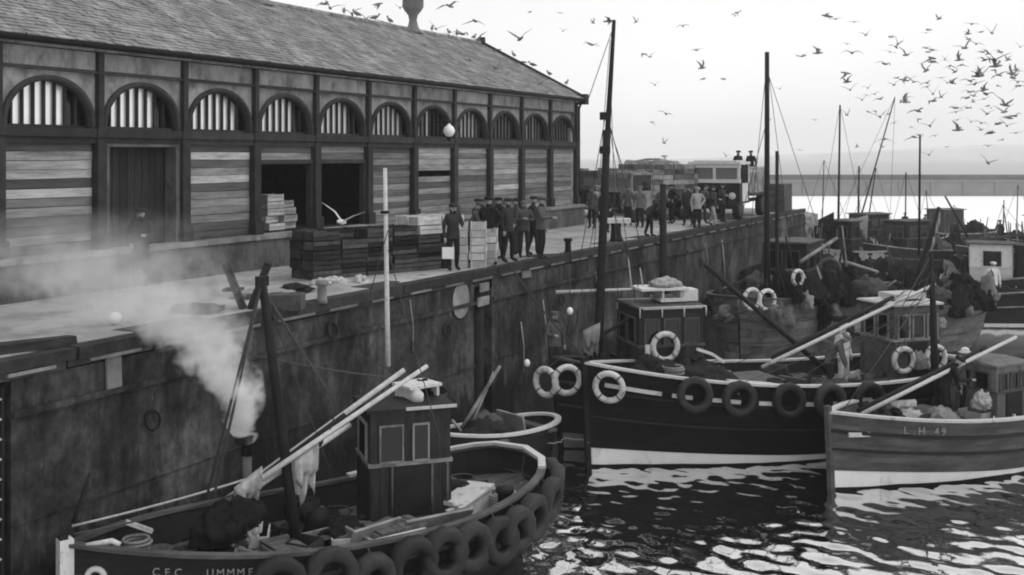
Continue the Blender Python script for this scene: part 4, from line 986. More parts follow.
b = MB(); b.box((0, 0, 0), (.12, .06, .75)); b.build('white_plank', M_OFFW, B4.root, (w4x + .72, .92, zd + 1.2))
for i, (t, u, v) in enumerate(((.985, 548, 381), (.955, 569, 379))):
    p, nn = B4.pt(t, 1, B4.h(t)); q = B4.at(u, v, p.x, p.y)
    hang_ring(B4, 'ring_fender', ['leftmost pale ring fender seen edge on at the dark bow', 'middle pale ring fender of the three by the bows'][i], 'ring fender', 'pale ring fenders at the dark bow', q + nn * .15, (B4.Mi.to_3x3() @ (-AX + RT * (-.9, .25)[i])).normalized(), .33, .08, M_RING, 0, 0, p + Vector((0, 0, .03)))

# ------------------------------------------------------------------ boat three: grey hull L.H. 49 on the right
bow, hd, _ = fit(829, 491, 0, 1024, 449, 0)
B3 = Boat('fishing_boat', 'grey hulled fishing boat lettered L.H 49 at the right edge', bow, hd, 9.4, 3.2, 1.75, 1.35, 1.5, boot=(.46, -.12), bulw=.42, planks=6, hullm=M_GREYH, capm=M_OFFW, rake=.1, bowfull=2.6, strakem=M_DKH)
zd = .98
lettering(B3, 'L.H 49', B3.side_t(908), 1, .19, .24, M_LETTER, .17)
wh3 = B3.wheelhouse(B3.x_at(990), .0, 1.25, 1.3, 1.38, zd + .02, m=M_CABG, roofm=M_CABG, winm=M_GREYH, wins=((.06, .3), (.38, .6), (.7, .92)), over=.06)
B3.spar(B3.at(862, 414, 2.9, .3), B3.at(1016, 337, -1.5, .3), .052, .042, M_SPAR, 'spar'); B3.spar(B3.at(858, 411, 2.9, .2), B3.at(985, 347, -.6, .1), .055, .05, M_MAST, 'boom')
B3.spar(B3.at(938, 420, .8, -.3), B3.at(933, 280, .8, -.3), .07, .05, M_MAST, 'mast'); B3.rope(B3.at(933, 282, .8, -.3), B3.at(842, 412, 4.2, 0), .011)
drape(B3, (B3.at(888, 404, 2.3, .1), B3.at(915, 402, 1.6, .1)), .2, M_CANV); net_heap('net_heap', M_CANV, B3.root, (2.0, -.1, zd + .2), (.5, .34, .34), 0, 2)
net_heap('net_heap', M_TARP, B3.root, (1.3, .3, zd + .1), (.42, .34, .4), 0, 3); hatch(B3, 1.2, -.2, zd, 1.1, 1.0); winch(B3, (2.9, 0, zd + .1), 0, .8); coil(B3, (3.5, 0, zd + .2))
net_heap('bundle', M_CANV, B3.root, (.35, .7, zd + .6), (.2, .2, .3), 0, 1); barrel(B3, (.2, -.6, zd))
b = MB(); b.box((0, 0, 0), (.5, .06, .1)); o = b.build('name_plate', M_OFFW, B3.root, B3.pt(.945, 1, 1.28)[0] + Vector((0, .05, 0))); o.rotation_euler.z = -.45

# ------------------------------------------------------------------ pale drifter lying alongside the wall, its round stern toward us
ps = at(738, HY, 36.9); hd5 = R(87)
B5 = Boat('fishing_boat', 'pale hulled drifter lying along the quay wall with its round stern toward the camera', (ps.x + 13 * math.cos(hd5), ps.y + 13 * math.sin(hd5)), hd5, 13, 4.2, 3.1, 2.45, 2.75, boot=(.3, .3), bulw=.7, planks=9, hullm=M_LIGHTH, capm=M_GREYH, bootm=M_DKH, bowfull=2.6, stern=.5, strakem=M_GREYH)
zd = 1.85
mx5 = B5.x_at(767, 0); mx6 = B5.x_at(777, -.6)
for i, (u, v) in enumerate(((752, 299), (767, 300))):
    lq = B5.at(u, v, -6.2 + i * .5, -1.7)
    hang_ring(B5, 'life_ring', ['left ring of the pale pair at the stern of the pale drifter', 'right ring of the pale pair at the stern of the pale drifter'][i], 'life ring', 'pair of pale rings on the pale drifter', lq, (B5.Mi.to_3x3() @ (-AX + RT * .5)).normalized(), .32, .07, M_RING, rope_from=lq + Vector((0, 0, .7)))
lq = B5.at(798, 278, -3.4, -1.9); hang_ring(B5, 'life_ring', 'small white ring among the dark nets beside the pale drifter', 'life ring', None, lq, (B5.Mi.to_3x3() @ (-AX + RT * .7)).normalized(), .26, .065, M_RING)
rs = random.Random(31)
for i in range(46):
    x = rs.uniform(-5.8, 5.4); k_ = rs.random()
    net_heap('net_heap', rs.choice((M_NET, M_NETK, M_NETK, M_NETP, M_NET, M_TARP, M_NET)), B5.root, (x, rs.uniform(-1.5, 1.4), zd + rs.uniform(.1, .9 if x > -4.5 else .5)), (rs.uniform(.35, .85), rs.uniform(.3, .6), rs.uniform(.3, .75)), rs.uniform(0, 3), rs.randint(0, 5))
for i in range(16):
    x = rs.uniform(-5, 5.5); y = rs.uniform(-1.5, 1.5); B5.spar((x, y, zd + .2), (x + rs.uniform(-.9, .9), y + rs.uniform(-.5, .5), zd + rs.uniform(1.2, 2.9)), .05, .035, rs.choice((M_MAST, M_MAST, M_SPAN, M_GREYH)), 'spar')
for i in range(26):
    t = .1 + i * .033; p, nn = B5.pt(t, -1, B5.h(t)); net_heap('hanging_net', rs.choice((M_NET, M_NETK, M_NET, M_TARP)), B5.root, p + nn * .1 + Vector((0, 0, rs.uniform(-.6, .3))), (rs.uniform(.25, .4), rs.uniform(.12, .25), rs.uniform(.35, .7)), i, i % 6)
clutter(B5, 26, -5.4, 5, .8, 33, .35)
B5.wheelhouse(.6, .2, 2.2, 1.7, 2.3, zd, m=M_DKH, roofm=M_GREYH, winm=M_GREYH, over=.08)
B5.spar((mx5, 0, zd), B5.at(767, 52, mx5, 0), .12, .08, M_MAST, 'mast'); B5.spar((mx6, -.6, zd), B5.at(777, 151, mx6, -.6), .08, .06, M_MAST, 'derrick')
for a, c, l2 in (((767, 60), (748, 255), -1.7), ((767, 60), (792, 262), 1.5), ((767, 120), (722, 290), -5), ((767, 70), (830, 265), 4)): B5.rope(B5.at(*a, mx5, 0), B5.at(*c, max(-6, min(6, mx5 + l2)), 0), .012)
B5.spar(B5.at(800, 262, -1.5, -1.6), B5.at(837, 238, -.5, -1.6), .07, .06, M_SPAN, 'white_spar')
B5.rope(B5.at(690, 310, -6, 1.6), B5.at(752, 290, -6, -1.5), .02, .04); B5.rope(B5.at(700, 322, -6.3, 1), B5.at(760, 306, -6.2, -1.6), .018, .08)
b = MB(); b.torus(.4, .08, 18, 7, Matrix.Rotation(R(90), 4, 'X')); b.build('fender_hoop', M_GREYH, B5.root, B5.at(829, 270, -1, -2.2), (0, 0, R(-60)))
# ------------------------------------------------------------------ boat across behind the black boat, nets hung over its side
bow, hd6, _ = fit(795, 367, 0, 935, 351, 0)
B6 = Boat('fishing_boat', 'grey boat lying across behind the black boat with dark nets hung over its side', bow, hd6, 9.2, 3.8, 2.5, 2.0, 2.3, boot=(.3, .3), bulw=.6, planks=8, hullm=M_LIGHTH, capm=M_GREYH, bootm=M_DKH, stern=.5, strakem=M_GREYH)
zd = 1.5
for i in range(60):
    t = rs.uniform(.42, .99) if i < 40 else rs.uniform(.03, .42); p, nn = B6.pt(t, 1, B6.h(t)); net_heap('hanging_net', rs.choice((M_NET, M_NETK, M_NETK, M_NET, M_TARP)), B6.root, p + nn * rs.uniform(.0, .12) + Vector((0, 0, rs.uniform(-1.3 if i < 40 else -.3, .35))), (rs.uniform(.22, .42), rs.uniform(.12, .25), rs.uniform(.3, .6)), i, i % 6)
for i in range(30):
    x = rs.uniform(-4, 4.2); net_heap('net_heap', rs.choice((M_NET, M_NETK, M_NETK, M_NET, M_NETP)), B6.root, (x, rs.uniform(-1.3, 1.1) * (1 - abs(x) / 7), zd + rs.uniform(.2, 1.1)), (rs.uniform(.35, .75), rs.uniform(.3, .5), rs.uniform(.3, .7)), rs.uniform(0, 3), rs.randint(0, 5))
for i in range(10):
    x = rs.uniform(-3.5, 3.8); B6.spar((x, rs.uniform(-.8, 1), zd + .2), (x + rs.uniform(-.9, .9), rs.uniform(-.8, 1), zd + rs.uniform(1.2, 2.3)), .045, .035, rs.choice((M_MAST, M_MAST, M_SPAN)), 'spar')
clutter(B6, 24, -3.8, 3.8, .8, 35, .4)
B6.spar(B6.at(846, 262, 2.5, 0), B6.at(878, 272, 1, 0), .06, .05, M_SPAN, 'spar')

# ------------------------------------------------------------------ dark boat beyond on the right, crew on deck
bow, hd7, _ = fit(1075, 330, 0, 850, 318, 0)
B7 = Boat('fishing_boat', 'dark boat farther out at the right with a white deckhouse and crew on deck', bow, hd7, 12.5, 4.0, 2.5, 1.9, 2.0, boot=(.25, .2), bulw=.6, planks=7, hullm=M_DKH, capm=M_SPAN, strakem=M_SPAN)
zd = 1.35
lx_ = B7.at(990, 245, 0, 0).x
wh7 = B7.wheelhouse(lx_, 0, 1.7, 1.6, 2.3, zd, m=M_OFFW, roofm=M_GREYH, winm=M_OFFW, wins=((.3, .75),), fwins=((.2, .8),), door=False)
b = MB(); b.bx(-1, 1, -1, 1, 0, 2.3); b.build('deck_shelter', M_DKH, B7.root, (lx_ + 2.0, 0, zd)); b = MB(); b.sweep([(lx_ - .9, .95, zd + 2.25), (lx_ + 3.2, .95, zd + 3.0)], .12, .12); B7.mb(b, 'shelter_beam', M_GREYH)
for (u, m_, s_) in ((880, M_NET, .9), (905, M_NET, 1.0), (930, M_NET, .8), (952, M_TARP, .8), (1010, M_NETP, .9), (900, M_NET, .7), (1020, M_NETP, .7)):
    lq = B7.at(u, 262, 0, 0); net_heap('net_heap', m_, B7.root, (B7.at(u, 260, lq.x, 0).x, .5, zd + .3), (s_, s_ * .7, .9), u, u % 6)
for u, v0, v1, r in ((919, 255, 135, .06), (1003, 235, 200, .03)): B7.spar(B7.at(u, v0, B7.at(u, 260, 0, 0).x, 0), B7.at(u + 1, v1, B7.at(u, 260, 0, 0).x, 0), r, r * .7, M_MAST, 'mast')
B7.spar(B7.at(968, 237, lx_ - 1, 0), B7.at(945, 196, lx_ - 2, 0), .05, .04, M_MAST, 'derrick')

# ------------------------------------------------------------------ farther boats along the quay
FAR = []
def far_boat(label, u0, v0, u1, v1, L, beam, hm, m, masts, heaps, wh=None):
    bw_, hdx, _ = fit(u0, v0, 0, u1, v1, 0)
    b_ = Boat('fishing_boat', label, bw_, hdx, L, beam, hm + .6, hm, hm + .1, boot=(.25, .2), bulw=.5, planks=5, hullm=m, capm=M_SPAN, strake=True, strakem=M_GREYH)
    z_ = hm - .5
    if wh: b_.wheelhouse(wh[0], 0, 1.9, 1.7, 2.2, z_, m=wh[1], roofm=M_GREYH, winm=M_GREYH)
    for (x, s_, m_) in heaps: net_heap('net_heap', m_, b_.root, (x, random.uniform(-.4, .5), z_ + .25), (s_, s_ * .75, .9), random.uniform(0, 3), random.randint(0, 5))
    for (u, v1_, u2, v2, r) in masts:
        x = b_.at(u, v1_, 0, 0).x; x = max(-L * .45, min(L * .45, b_.at(u, v1_, x, 0).x))
        b_.spar(b_.at(u, v1_, x, 0), b_.at(u2, v2, x, 0), r, r * .65, M_MAST, 'mast'); b_.rope(b_.at(u2, v2, x, 0), b_.at(u + 30, v1_, x, 0), .012); b_.rope(b_.at(u2, v2, x, 0), b_.at(u - 22, v1_, x, 0), .012)
    FAR.append(b_); return b_
FB1 = far_boat('far boat against the quay wall with hanging canvas below the lorries', 790, 296, 860, 285, 11, 3.6, 2.1, M_TARP, ((838, 245, 840, 105, .075), (822, 235, 824, 160, .035)), ((-3, .9, M_NET), (-1.5, 1.0, M_NET), (0, .9, M_NETP), (1.6, 1.0, M_NET), (3.2, .8, M_TARP)), (-.3, M_DKH))
FB2 = far_boat('far boat with twin raking masts moored among the outer cluster', 815, 274, 900, 268, 12, 3.8, 2.0, M_DKH, ((858, 245, 859, 166, .08), (860, 220, 895, 97, .055), (866, 235, 876, 168, .05)), ((-4, .9, M_NET), (-2.4, .9, M_NETP), (-.8, 1.1, M_NET), (.9, 1.0, M_NET), (2.6, .9, M_NET)), (1.2, M_DKH))
FB3 = far_boat('outermost boat of the cluster low against the bright water', 880, 262, 960, 258, 11, 3.6, 1.9, M_DKH, ((953, 245, 954, 205, .03),), ((-3.6, .9, M_NET), (-2, 1.0, M_NET), (0, .8, M_NETP), (1.8, 1.0, M_NET), (3.4, .7, M_NET)), (-.6, M_GREYH))
FB6 = far_boat('far boat in the outer cluster between the leaning mast and the bright water', 856, 288, 940, 281, 9.5, 3.4, 2.0, M_DKH, ((905, 262, 906, 172, .05), (932, 262, 926, 190, .035)), ((-3.4, .8, M_NET), (-2, .9, M_NETP), (-.4, 1.0, M_NETK), (1.4, .9, M_NET), (3, .7, M_TARP)), (.6, M_CABD))
FB7 = far_boat('far boat low at the right edge against the bright water', 985, 276, 1060, 270, 10, 3.4, 1.9, M_DKH, ((1016, 250, 1018, 185, .04),), ((-3.4, .8, M_NET), (-2, .9, M_NETP), (-.4, 1.0, M_NETK), (1.4, .9, M_NET), (3, .7, M_NET)), (-1.0, M_CABG))
FB5 = far_boat('far boat at the right edge behind the white deckhouse', 955, 290, 1045, 283, 11, 3.6, 1.9, M_DKH, ((1010, 250, 1003, 205, .04),), ((-3.5, .9, M_NET), (-2, .9, M_NETP), (-.2, 1.0, M_NET), (1.8, .9, M_TARP), (3.4, .8, M_NET)), None)
for i_, bt in enumerate((FB1, FB2, FB3, FB5, B7, FB6, FB7)):
    clutter(bt, 26, -bt.L * .42, bt.L * .42, .8, 20 + i_, .15); rs = random.Random(50 + i_)
    for k_ in range(12):
        x = rs.uniform(-bt.L * .42, bt.L * .42); z = bt.zd(.5); y = rs.uniform(-.9, .9); q_ = rs.random()
        if q_ < .6: bt.spar((x, y, z), (x + rs.uniform(-.8, .8), y, z + rs.uniform(1.0, 2.3)), .045, .03, rs.choice((M_MAST, M_MAST, M_SPAN, M_GREYH)), 'spar')
        else: net_heap('net_heap', rs.choice((M_NET, M_NETP, M_TARP, M_NETK, M_NET)), bt.root, (x, y, z + .2), (rs.uniform(.3, .7), rs.uniform(.3, .6), rs.uniform(.4, .9)), rs.uniform(0, 3), rs.randint(0, 5))
clutter(B2, 34, -4, 4.2, .58, 5, .06); clutter(B3, 26, -3.3, 3.2, .5, 6, .05); clutter(B4, 30, -4, 4.2, .6, 7, .06); clutter(BS, 8, -1.3, 1.2, .6, 9)
for i_ in range(10):       # falls, halyards and sagging lines on the nearer boats
    B2.rope(B2.at(931, 258 + i_ * 6, -2.9, .9), B2.pt(.2 + .07 * i_, (-1) ** i_, B2.h(.4))[0], .009, .05)
for v_, u2, v2 in ((40, 590, 300), (60, 618, 300), (135, 575, 330), (130, 640, 330)): B4.rope(B4.at(610, v_, 3.3, 0), B4.at(u2, v2, 3.0, .2), .009, .03)
for e_ in (-1, 1):
    B4.rope((w4x - .9, e_ * .86, 3.65), (w4x + .9, e_ * .86, 3.65), .02, 0, M_OFFW, 'roof_rail')
    for k_ in range(4): B4.rope((w4x - .9 + k_ * .6, e_ * .86, 3.4), (w4x - .9 + k_ * .6, e_ * .86, 3.65), .016, 0, M_OFFW, 'rail_post')
for u1, v1, u2, v2 in ((262, 284, 330, 470), (262, 284, 286, 500), (270, 320, 240, 500), (388, 250, 440, 440), (388, 230, 330, 430)): B1.rope(B1.at(u1, v1, .5, 0), B1.at(u2, v2, .5, .4), .009, .03)
# canvas hung to dry between the far masts
for a_, c_, dr, m_ in (((786, 214), (803, 211), 2.7, M_TARP), ((801, 212), (818, 215), 2.5, M_CANV), ((812, 224), (834, 213), 2.2, M_NET), ((776, 226), (792, 222), 2.0, M_LOAD), ((846, 222), (868, 216), 1.6, M_TARP)):
    drape(FB1, (FB1.at(*a_, 0, .5), FB1.at(*c_, 0, .5)), dr, m_, 'hanging_sail')
# ================================================================== PEOPLE
def person(label, feet, face, pose='stand', arms=('hang', 'hang'), jacket=0, trousers=1, boots=True, hgt=1.74, lean=0, hat='cap', hatm=None, group=None, sit=False, name='person', apron=None):
    """feet: point between the feet; face: heading (radians, world, 0 = +x) the person looks along"""
    J = {}; E = []; RAD = {}; BONE = []
    def j(n_, p, r, par=None, b=None):
        J[n_] = Vector(p); RAD[n_] = r
        if par: E.append((par, n_)); BONE.append((par, n_, b))
    j('pelvis', (0, 0, .96), (.15, .115)); j('waist', (0, 0, 1.1), (.15, .11), 'pelvis', 'j'); j('chest', (0, .01, 1.32), (.185, .125), 'waist', 'j')
    j('neckb', (0, 0, 1.46), (.085, .075), 'chest', 'j'); j('neck', (0, .015, 1.53), (.055, .055), 'neckb', 's'); j('head', (0, .03, 1.62), (.078, .092), 'neck', 's'); j('crown', (0, .015, 1.70), (.06, .075), 'head', 'h')
    j('nose', (0, .125, 1.615), (.014, .016), 'head', 's')
    for s_ in (-1, 1):
        S_ = 'lr'[s_ > 0]
        j('ear' + S_, (s_ * .085, .02, 1.62), (.014, .022), 'head', 's')
        j('sh' + S_, (s_ * .185, 0, 1.42), (.08, .075), 'chest', 'j')
        hx = s_ * .095
        if sit:
            j('hip' + S_, (hx, .04, .93), (.1, .1), 'pelvis', 't'); j('kn' + S_, (hx * 1.3, .46, .93), (.07, .07), 'hip' + S_, 't'); j('an' + S_, (hx * 1.3, .48, .5), (.05, .05), 'kn' + S_, 't'); j('to' + S_, (hx * 1.4, .64, .45), (.042, .035), 'an' + S_, 'b')
        else:
            sp = {'stand': (.02, 0), 'walk': (.0, s_ * .24), 'wide': (.1, 0), 'step': (.03, s_ * .12)}[pose]
            j('hip' + S_, (hx, 0, .9), (.105, .1), 'pelvis', 't'); j('kn' + S_, (hx + s_ * sp[0] * .6, .03 + sp[1] * .5, .5), (.075, .078), 'hip' + S_, 't')
            j('an' + S_, (hx + s_ * sp[0], -.03 + sp[1], .1), (.055, .058), 'kn' + S_, 't'); j('to' + S_, (hx + s_ * sp[0] * 1.4, .15 + sp[1], .045), (.045, .04), 'an' + S_, 'b')
    piv = Vector((0, 0, .95)); rot = Matrix.Rotation(-lean, 3, 'X')
    for n_ in list(J):
        if n_ in ('pelvis',) or n_[:-1] in ('hip', 'kn', 'an', 'to'): continue
        J[n_] = piv + rot @ (J[n_] - piv)
    for s_, a in ((-1, arms[0]), (1, arms[1])):
        S_ = 'lr'[s_ > 0]; sh = J['sh' + S_]
        el, wr = {'hang': ((s_ * .07, -.03, -.29), (s_ * .07, .05, -.54)), 'pocket': ((s_ * .13, -.12, -.26), (s_ * .03, .06, -.45)), 'fwd': ((s_ * .05, .1, -.26), (s_ * -.05, .36, -.25)),
                  'down': ((s_ * .04, .06, -.29), (s_ * .0, .16, -.54)), 'up': ((s_ * .16, .12, .12), (s_ * .12, .22, .38)), 'fold': ((s_ * .1, .06, -.27), (-s_ * .1, .2, -.22)), 'out': ((s_ * .22, .1, -.15), (s_ * .36, .3, -.12)), 'hip': ((s_ * .22, -.1, -.22), (s_ * .02, .03, -.4))}[a]
        el, wr = sh + Vector(el), sh + Vector(wr)
        j('el' + S_, el, (.056, .056), 'sh' + S_, 'j'); j('wr' + S_, wr, (.036, .034), 'el' + S_, 'j')
        d = (wr - el).normalized(); side = d.cross(Vector((0, 1, .3))).normalized(); inn = Vector((-s_, .2, 0))
        pm = wr + d * .075; j('pm' + S_, pm, (.036, .026), 'wr' + S_, 's')
        fl = d.cross(side).normalized()
        for k, (off, ln) in enumerate(((-.03, .065), (-.01, .078), (.01, .074), (.03, .06))):
            j('f%d' % k + S_, pm + side * off + d * ln * .55 + fl * .004, (.0105, .0105), 'pm' + S_, 's'); j('g%d' % k + S_, pm + side * off * .9 + d * ln + fl * (.02 + .004 * k), (.0085, .0085), 'f%d' % k + S_, 's')
        j('th' + S_, wr + d * .05 + side * -.045 + fl * .02, (.013, .013), 'wr' + S_, 's')
    names = list(J); ix = {n_: i for i, n_ in enumerate(names)}
    me_ = bpy.data.meshes.new(name); me_.from_pydata([J[n_] for n_ in names], [(ix[a], ix[c]) for a, c in E], []); me_.update()
    o = link(name, me_); md = o.modifiers.new('skin', 'SKIN'); md.use_smooth_shade = True; o.modifiers.new('sub', 'SUBSURF').levels = 1
    for i, n_ in enumerate(names): me_.skin_vertices[0].data[i].radius = RAD[n_]
    me_.skin_vertices[0].data[0].use_root = True
    bpy.context.view_layer.update()
    new = bpy.data.meshes.new_from_object(o.evaluated_get(bpy.context.evaluated_depsgraph_get())); o.modifiers.clear(); o.data = new; new.name = name
    new.materials.clear()
    for m_ in (M_CL[jacket], M_CL[trousers], M_SKIN, M_BOOT if boots else M_CL[trousers], M_HAIR): new.materials.append(m_)
    code = {'j': 0, 't': 1, 's': 2, 'b': 3, 'h': 4}
    segs = [(J[a], J[c], code[b_], max(RAD[a][0], RAD[c][0])) for a, c, b_ in BONE]
    mi = []
    for pl_ in new.polygons:
        c = pl_.center; best = 1e9; bi = 0
        for a, e, k, r in segs:
            ab = e - a; t = max(0, min(1, (c - a).dot(ab) / max(1e-9, ab.length_squared))); dd = (c - a - ab * t).length - r * .6
            if dd < best: best, bi = dd, k
        mi.append(bi)
    new.polygons.foreach_set('material_index', mi); new.update()
    hd_ = J['head']; up_ = (J['crown'] - J['neck']).normalized(); q = up_.to_track_quat('Z', 'Y').to_matrix().to_4x4() if lean else Matrix.Identity(4)
    if lean: q = rot.to_4x4()
    if hat:
        b = MB(); Mx = Matrix.Translation(hd_) @ q
        if hat == 'cap':
            b.lathe([(.098, .035), (.115, .06), (.12, .09), (.09, .118), (.03, .128)], 12, Mx @ Matrix.Translation((0, -.005, 0)) @ Matrix.Scale(1.12, 4, (0, 1, 0))); b.build('cap', hatm or M_CL[jacket], o); b = MB()
            vs = [Mx @ Vector(p) for p in ((-.08, .09, .05), (.08, .09, .05), (.06, .18, .04), (-.06, .18, .04), (-.08, .09, .062), (.08, .09, .062), (.06, .18, .052), (-.06, .18, .052))]
            b.add(vs, [(0, 1, 2, 3), (4, 5, 6, 7), (0, 1, 5, 4), (1, 2, 6, 5), (2, 3, 7, 6), (3, 0, 4, 7)])
        elif hat == 'souwester':
            b.lathe([(.17, .02), (.165, .035), (.1, .06), (.105, .1), (.07, .135), (.02, .15)], 14, Mx)
        else:
            b.lathe([(.095, .02), (.1, .07), (.085, .12), (.03, .15)], 12, Mx)
        b.build('cap_peak' if hat == 'cap' else 'hat', hatm or M_CL[jacket], o)
    for s_ in (-1, 1):
        b = MB(); b.lathe([(.0, -.012), (.011, 0), (0, .012)], 6, Matrix.Translation(J['head'] + rot @ Vector((s_ * .032, .088, .015)))); b.build('eye', M_HAIR, o)
    if not sit:                       # skirt of the jacket or long coat
        b = MB(); prof = [(.165, 1.12), (.18, .98), (.19, .84 if apron is None else .42)]
        vs = []; n2 = 14
        for r, z in prof:
            for k in range(n2):
                a = 6.283 * k / n2; p = Vector((r * math.cos(a), r * .74 * math.sin(a), z))
                if z > .95: p = piv + rot @ (p - piv)
                vs.append(p)
        b.add(vs, [(i * n2 + k, i * n2 + (k + 1) % n2, (i + 1) * n2 + (k + 1) % n2, (i + 1) * n2 + k) for i in range(2) for k in range(n2)], True)
        b.build('coat_skirt', M_CL[jacket if apron is None else apron], o)
    sc_ = hgt / 1.76; o.scale = (sc_,) * 3
    o.location = Vector(feet) - Vector((0, 0, .45 * sc_ if sit else 0)); o.rotation_euler = (0, 0, face - math.pi / 2)
    tag(o, label, 'person', group); return o
TOCAM = math.atan2(-AX.y, -AX.x)
G1 = 'men standing about on the quay'
gp = lambda u, v: on_z(u, v, QZ)
pc_ = person('man in a dark bib holding a white paper at the end of the crates', gp(453, 271), TOCAM + .5, 'stand', ('fwd', 'hang'), 1, 0, group=G1, hgt=1.78)
b = MB(); b.box((0, 0, 0), (.02, .3, .3)); w_ = b.build('sheet_of_paper', M_WHITE, None, at(448, 253, depth(pc_.location) - .42), (0, 0, TOCAM)); tag(w_, 'square white paper held by the man at the crate end', 'paper')
person('man leaning over the white boxes with his arms bent', gp(470, 264), TOCAM + 1.6, 'step', ('fwd', 'fwd'), 2, 1, lean=.35, group=G1, hgt=1.78)
person('broad man in a long black coat beside the white boxes', gp(489, 265), TOCAM - .4, 'wide', ('pocket', 'pocket'), 0, 0, hgt=1.9, group=G1, apron=0)
person('man in a dark coat with a pale gap at his knees in mid group', gp(508, 262.5), TOCAM + .9, 'wide', ('hip', 'hang'), 1, 0, hgt=1.84, group=G1)
person('short man at the back of the standing group', gp(524, 258), TOCAM + .2, 'stand', ('fold', 'fold'), 2, 1, hgt=1.7, group=G1, hatm=M_CL[3])
person('man in a paler jacket at the right of the standing group', gp(541, 259.5), TOCAM + 1.2, 'stand', ('hang', 'fwd'), 2, 0, hgt=1.84, group=G1)
person('man half hidden between the middle men of the group', gp(516, 255), TOCAM - 1.2, 'stand', ('pocket', 'hang'), 2, 2, hgt=1.74, group=G1, hatm=M_CL[0])
person('man in the smoke before the tall market door', gp(141, 287), TOCAM + .2, 'stand', ('fwd', 'pocket'), 1, 0, hgt=1.82, apron=1)
person('bending man beside the laden lorry on the quay', gp(649, 237), TOCAM + 1.5, 'step', ('down', 'down'), 1, 0, lean=.75)
person('man in a pale shirt at the corner of the cab lorry', gp(697, 229), TOCAM + .3, 'stand', ('hip', 'hang'), 4, 0, group='men by the lorries')
person('man in a dark coat between the two lorries', gp(688, 226), TOCAM - .5, 'walk', ('hang', 'hang'), 1, 0, group='men by the lorries')
person('man with pale trousers walking before the cab lorry', gp(713, 226), TOCAM + .8, 'walk', ('hang', 'fwd'), 1, 4, group='men by the lorries')
person('man in black near the laden lorry cab', gp(605, 233), TOCAM + .2, 'stand', ('pocket', 'hang'), 0, 0, group='men by the lorries')
person('man standing by the corner of the market hall', gp(592, 229), TOCAM - .6, 'stand', ('hang', 'pocket'), 2, 0, group='men by the lorries')
person('man in a grey coat behind the bollard', gp(628, 226), TOCAM, 'stand', ('hang', 'hang'), 2, 0, group='men by the lorries')
for i_, (u, v, f_, p_, ar, j_, t_, g_) in enumerate(((478, 262, 2.2, 'stand', ('fold', 'fold'), 1, 0, 'man in a cap looking over the white boxes'), (499, 259, -.8, 'stand', ('hang', 'pocket'), 0, 1, 'man behind the broad black coat'), (533, 256, 1.8, 'step', ('hip', 'hang'), 1, 1, 'man behind the paler jacket at the group edge'))):
    person(g_, gp(u, v), TOCAM + f_, p_, ar, j_, t_, hgt=1.82, group=G1)
for i_, (u, v, f_, p_, ar, j_, t_, ln, g_) in enumerate(((661, 227, .4, 'walk', ('fwd', 'hang'), 2, 0, .1, 'man walking past the laden lorry wheel'), (672, 224, -1.1, 'stand', ('hip', 'hip'), 0, 0, 0, 'man with hands on hips by the second laden lorry'), (702, 224, 2.0, 'step', ('fwd', 'fwd'), 2, 1, .3, 'man reaching toward the cab lorry wing'), (722, 222, .8, 'stand', ('fold', 'fold'), 1, 0, 0, 'man with folded arms before the cab lorry grille'), (640, 228, -.5, 'stand', ('hang', 'hang'), 3, 0, 0, 'man in tweed beside the stooping man'), (597, 226, 1.0, 'walk', ('hang', 'fwd'), 4, 0, 0, 'man in a pale coat by the market corner'))):
    person(g_, gp(u, v), TOCAM + f_, p_, ar, j_, t_, hgt=1.76, lean=ln, group='men by the lorries')
for i_, (u, v) in enumerate(((322, 285), (335, 283.5), (361, 282))):
    o = net_heap('sack', M_CANV, None, gp(u, v), (.26, .18, .16), i_, i_); tag(o, ['left', 'middle', 'right'][i_] + ' of three small pale sacks at the foot of the long crate stack', 'sack', 'sacks by the crate stack')
# crews
def crew(boat, label, u, v, lx, ly, face, z=None, group=None, **kw):
    """stand on the deck where pixel u falls on the deck plane at local y = ly"""
    d = depth(boat.M @ Vector((lx, ly, 0))); p = at(u, v, d); q = boat.loc(p); t = max(.05, min(.95, (q.x + boat.L / 2) / boat.L))
    q.y = max(-boat.half(t) + .3, min(boat.half(t) - .3, q.y))
    q.z = boat.zd(t) + .04 if z is None else z
    return person(label, boat.M @ q, face, group=group, **kw)
crew(B2, 'man in dark clothes bending over the deck of the black boat', 829, 395, .0, .3, TOCAM + 1.2, pose='wide', arms=('down', 'down'), lean=.6, jacket=2, trousers=0, hatm=M_CL[3])
crew(B2, 'figure in pale oilskins on the black boat before the grey wheelhouse', 843, 390, -.4, -.5, TOCAM + .6, jacket=5, trousers=5, hat='souwester', hatm=M_CL[5])
crew(B3, 'dark man stooping amidships on the lettered grey boat', 944, 420, .4, .2, TOCAM + 1.3, pose='wide', arms=('down', 'fwd'), lean=.5, jacket=0, trousers=0)
crew(B3, 'man with a white sou wester by the lettered grey boat wheelhouse', 964, 420, -.15, -.4, TOCAM + .7, jacket=3, trousers=0, hat='souwester', hatm=M_CL[5], arms=('fwd', 'hang'))
crew(B4, 'dark man standing by the wheelhouse behind the black boat', 686, 385, .1, .5, TOCAM + .4, jacket=1, trousers=0, arms=('fwd', 'hang'))
crew(B4, 'man at the dark bow above the ring fenders', 553, 372, 4.2, .0, TOCAM + .3, jacket=2, trousers=1, arms=('hang', 'fwd'), pose='stand')
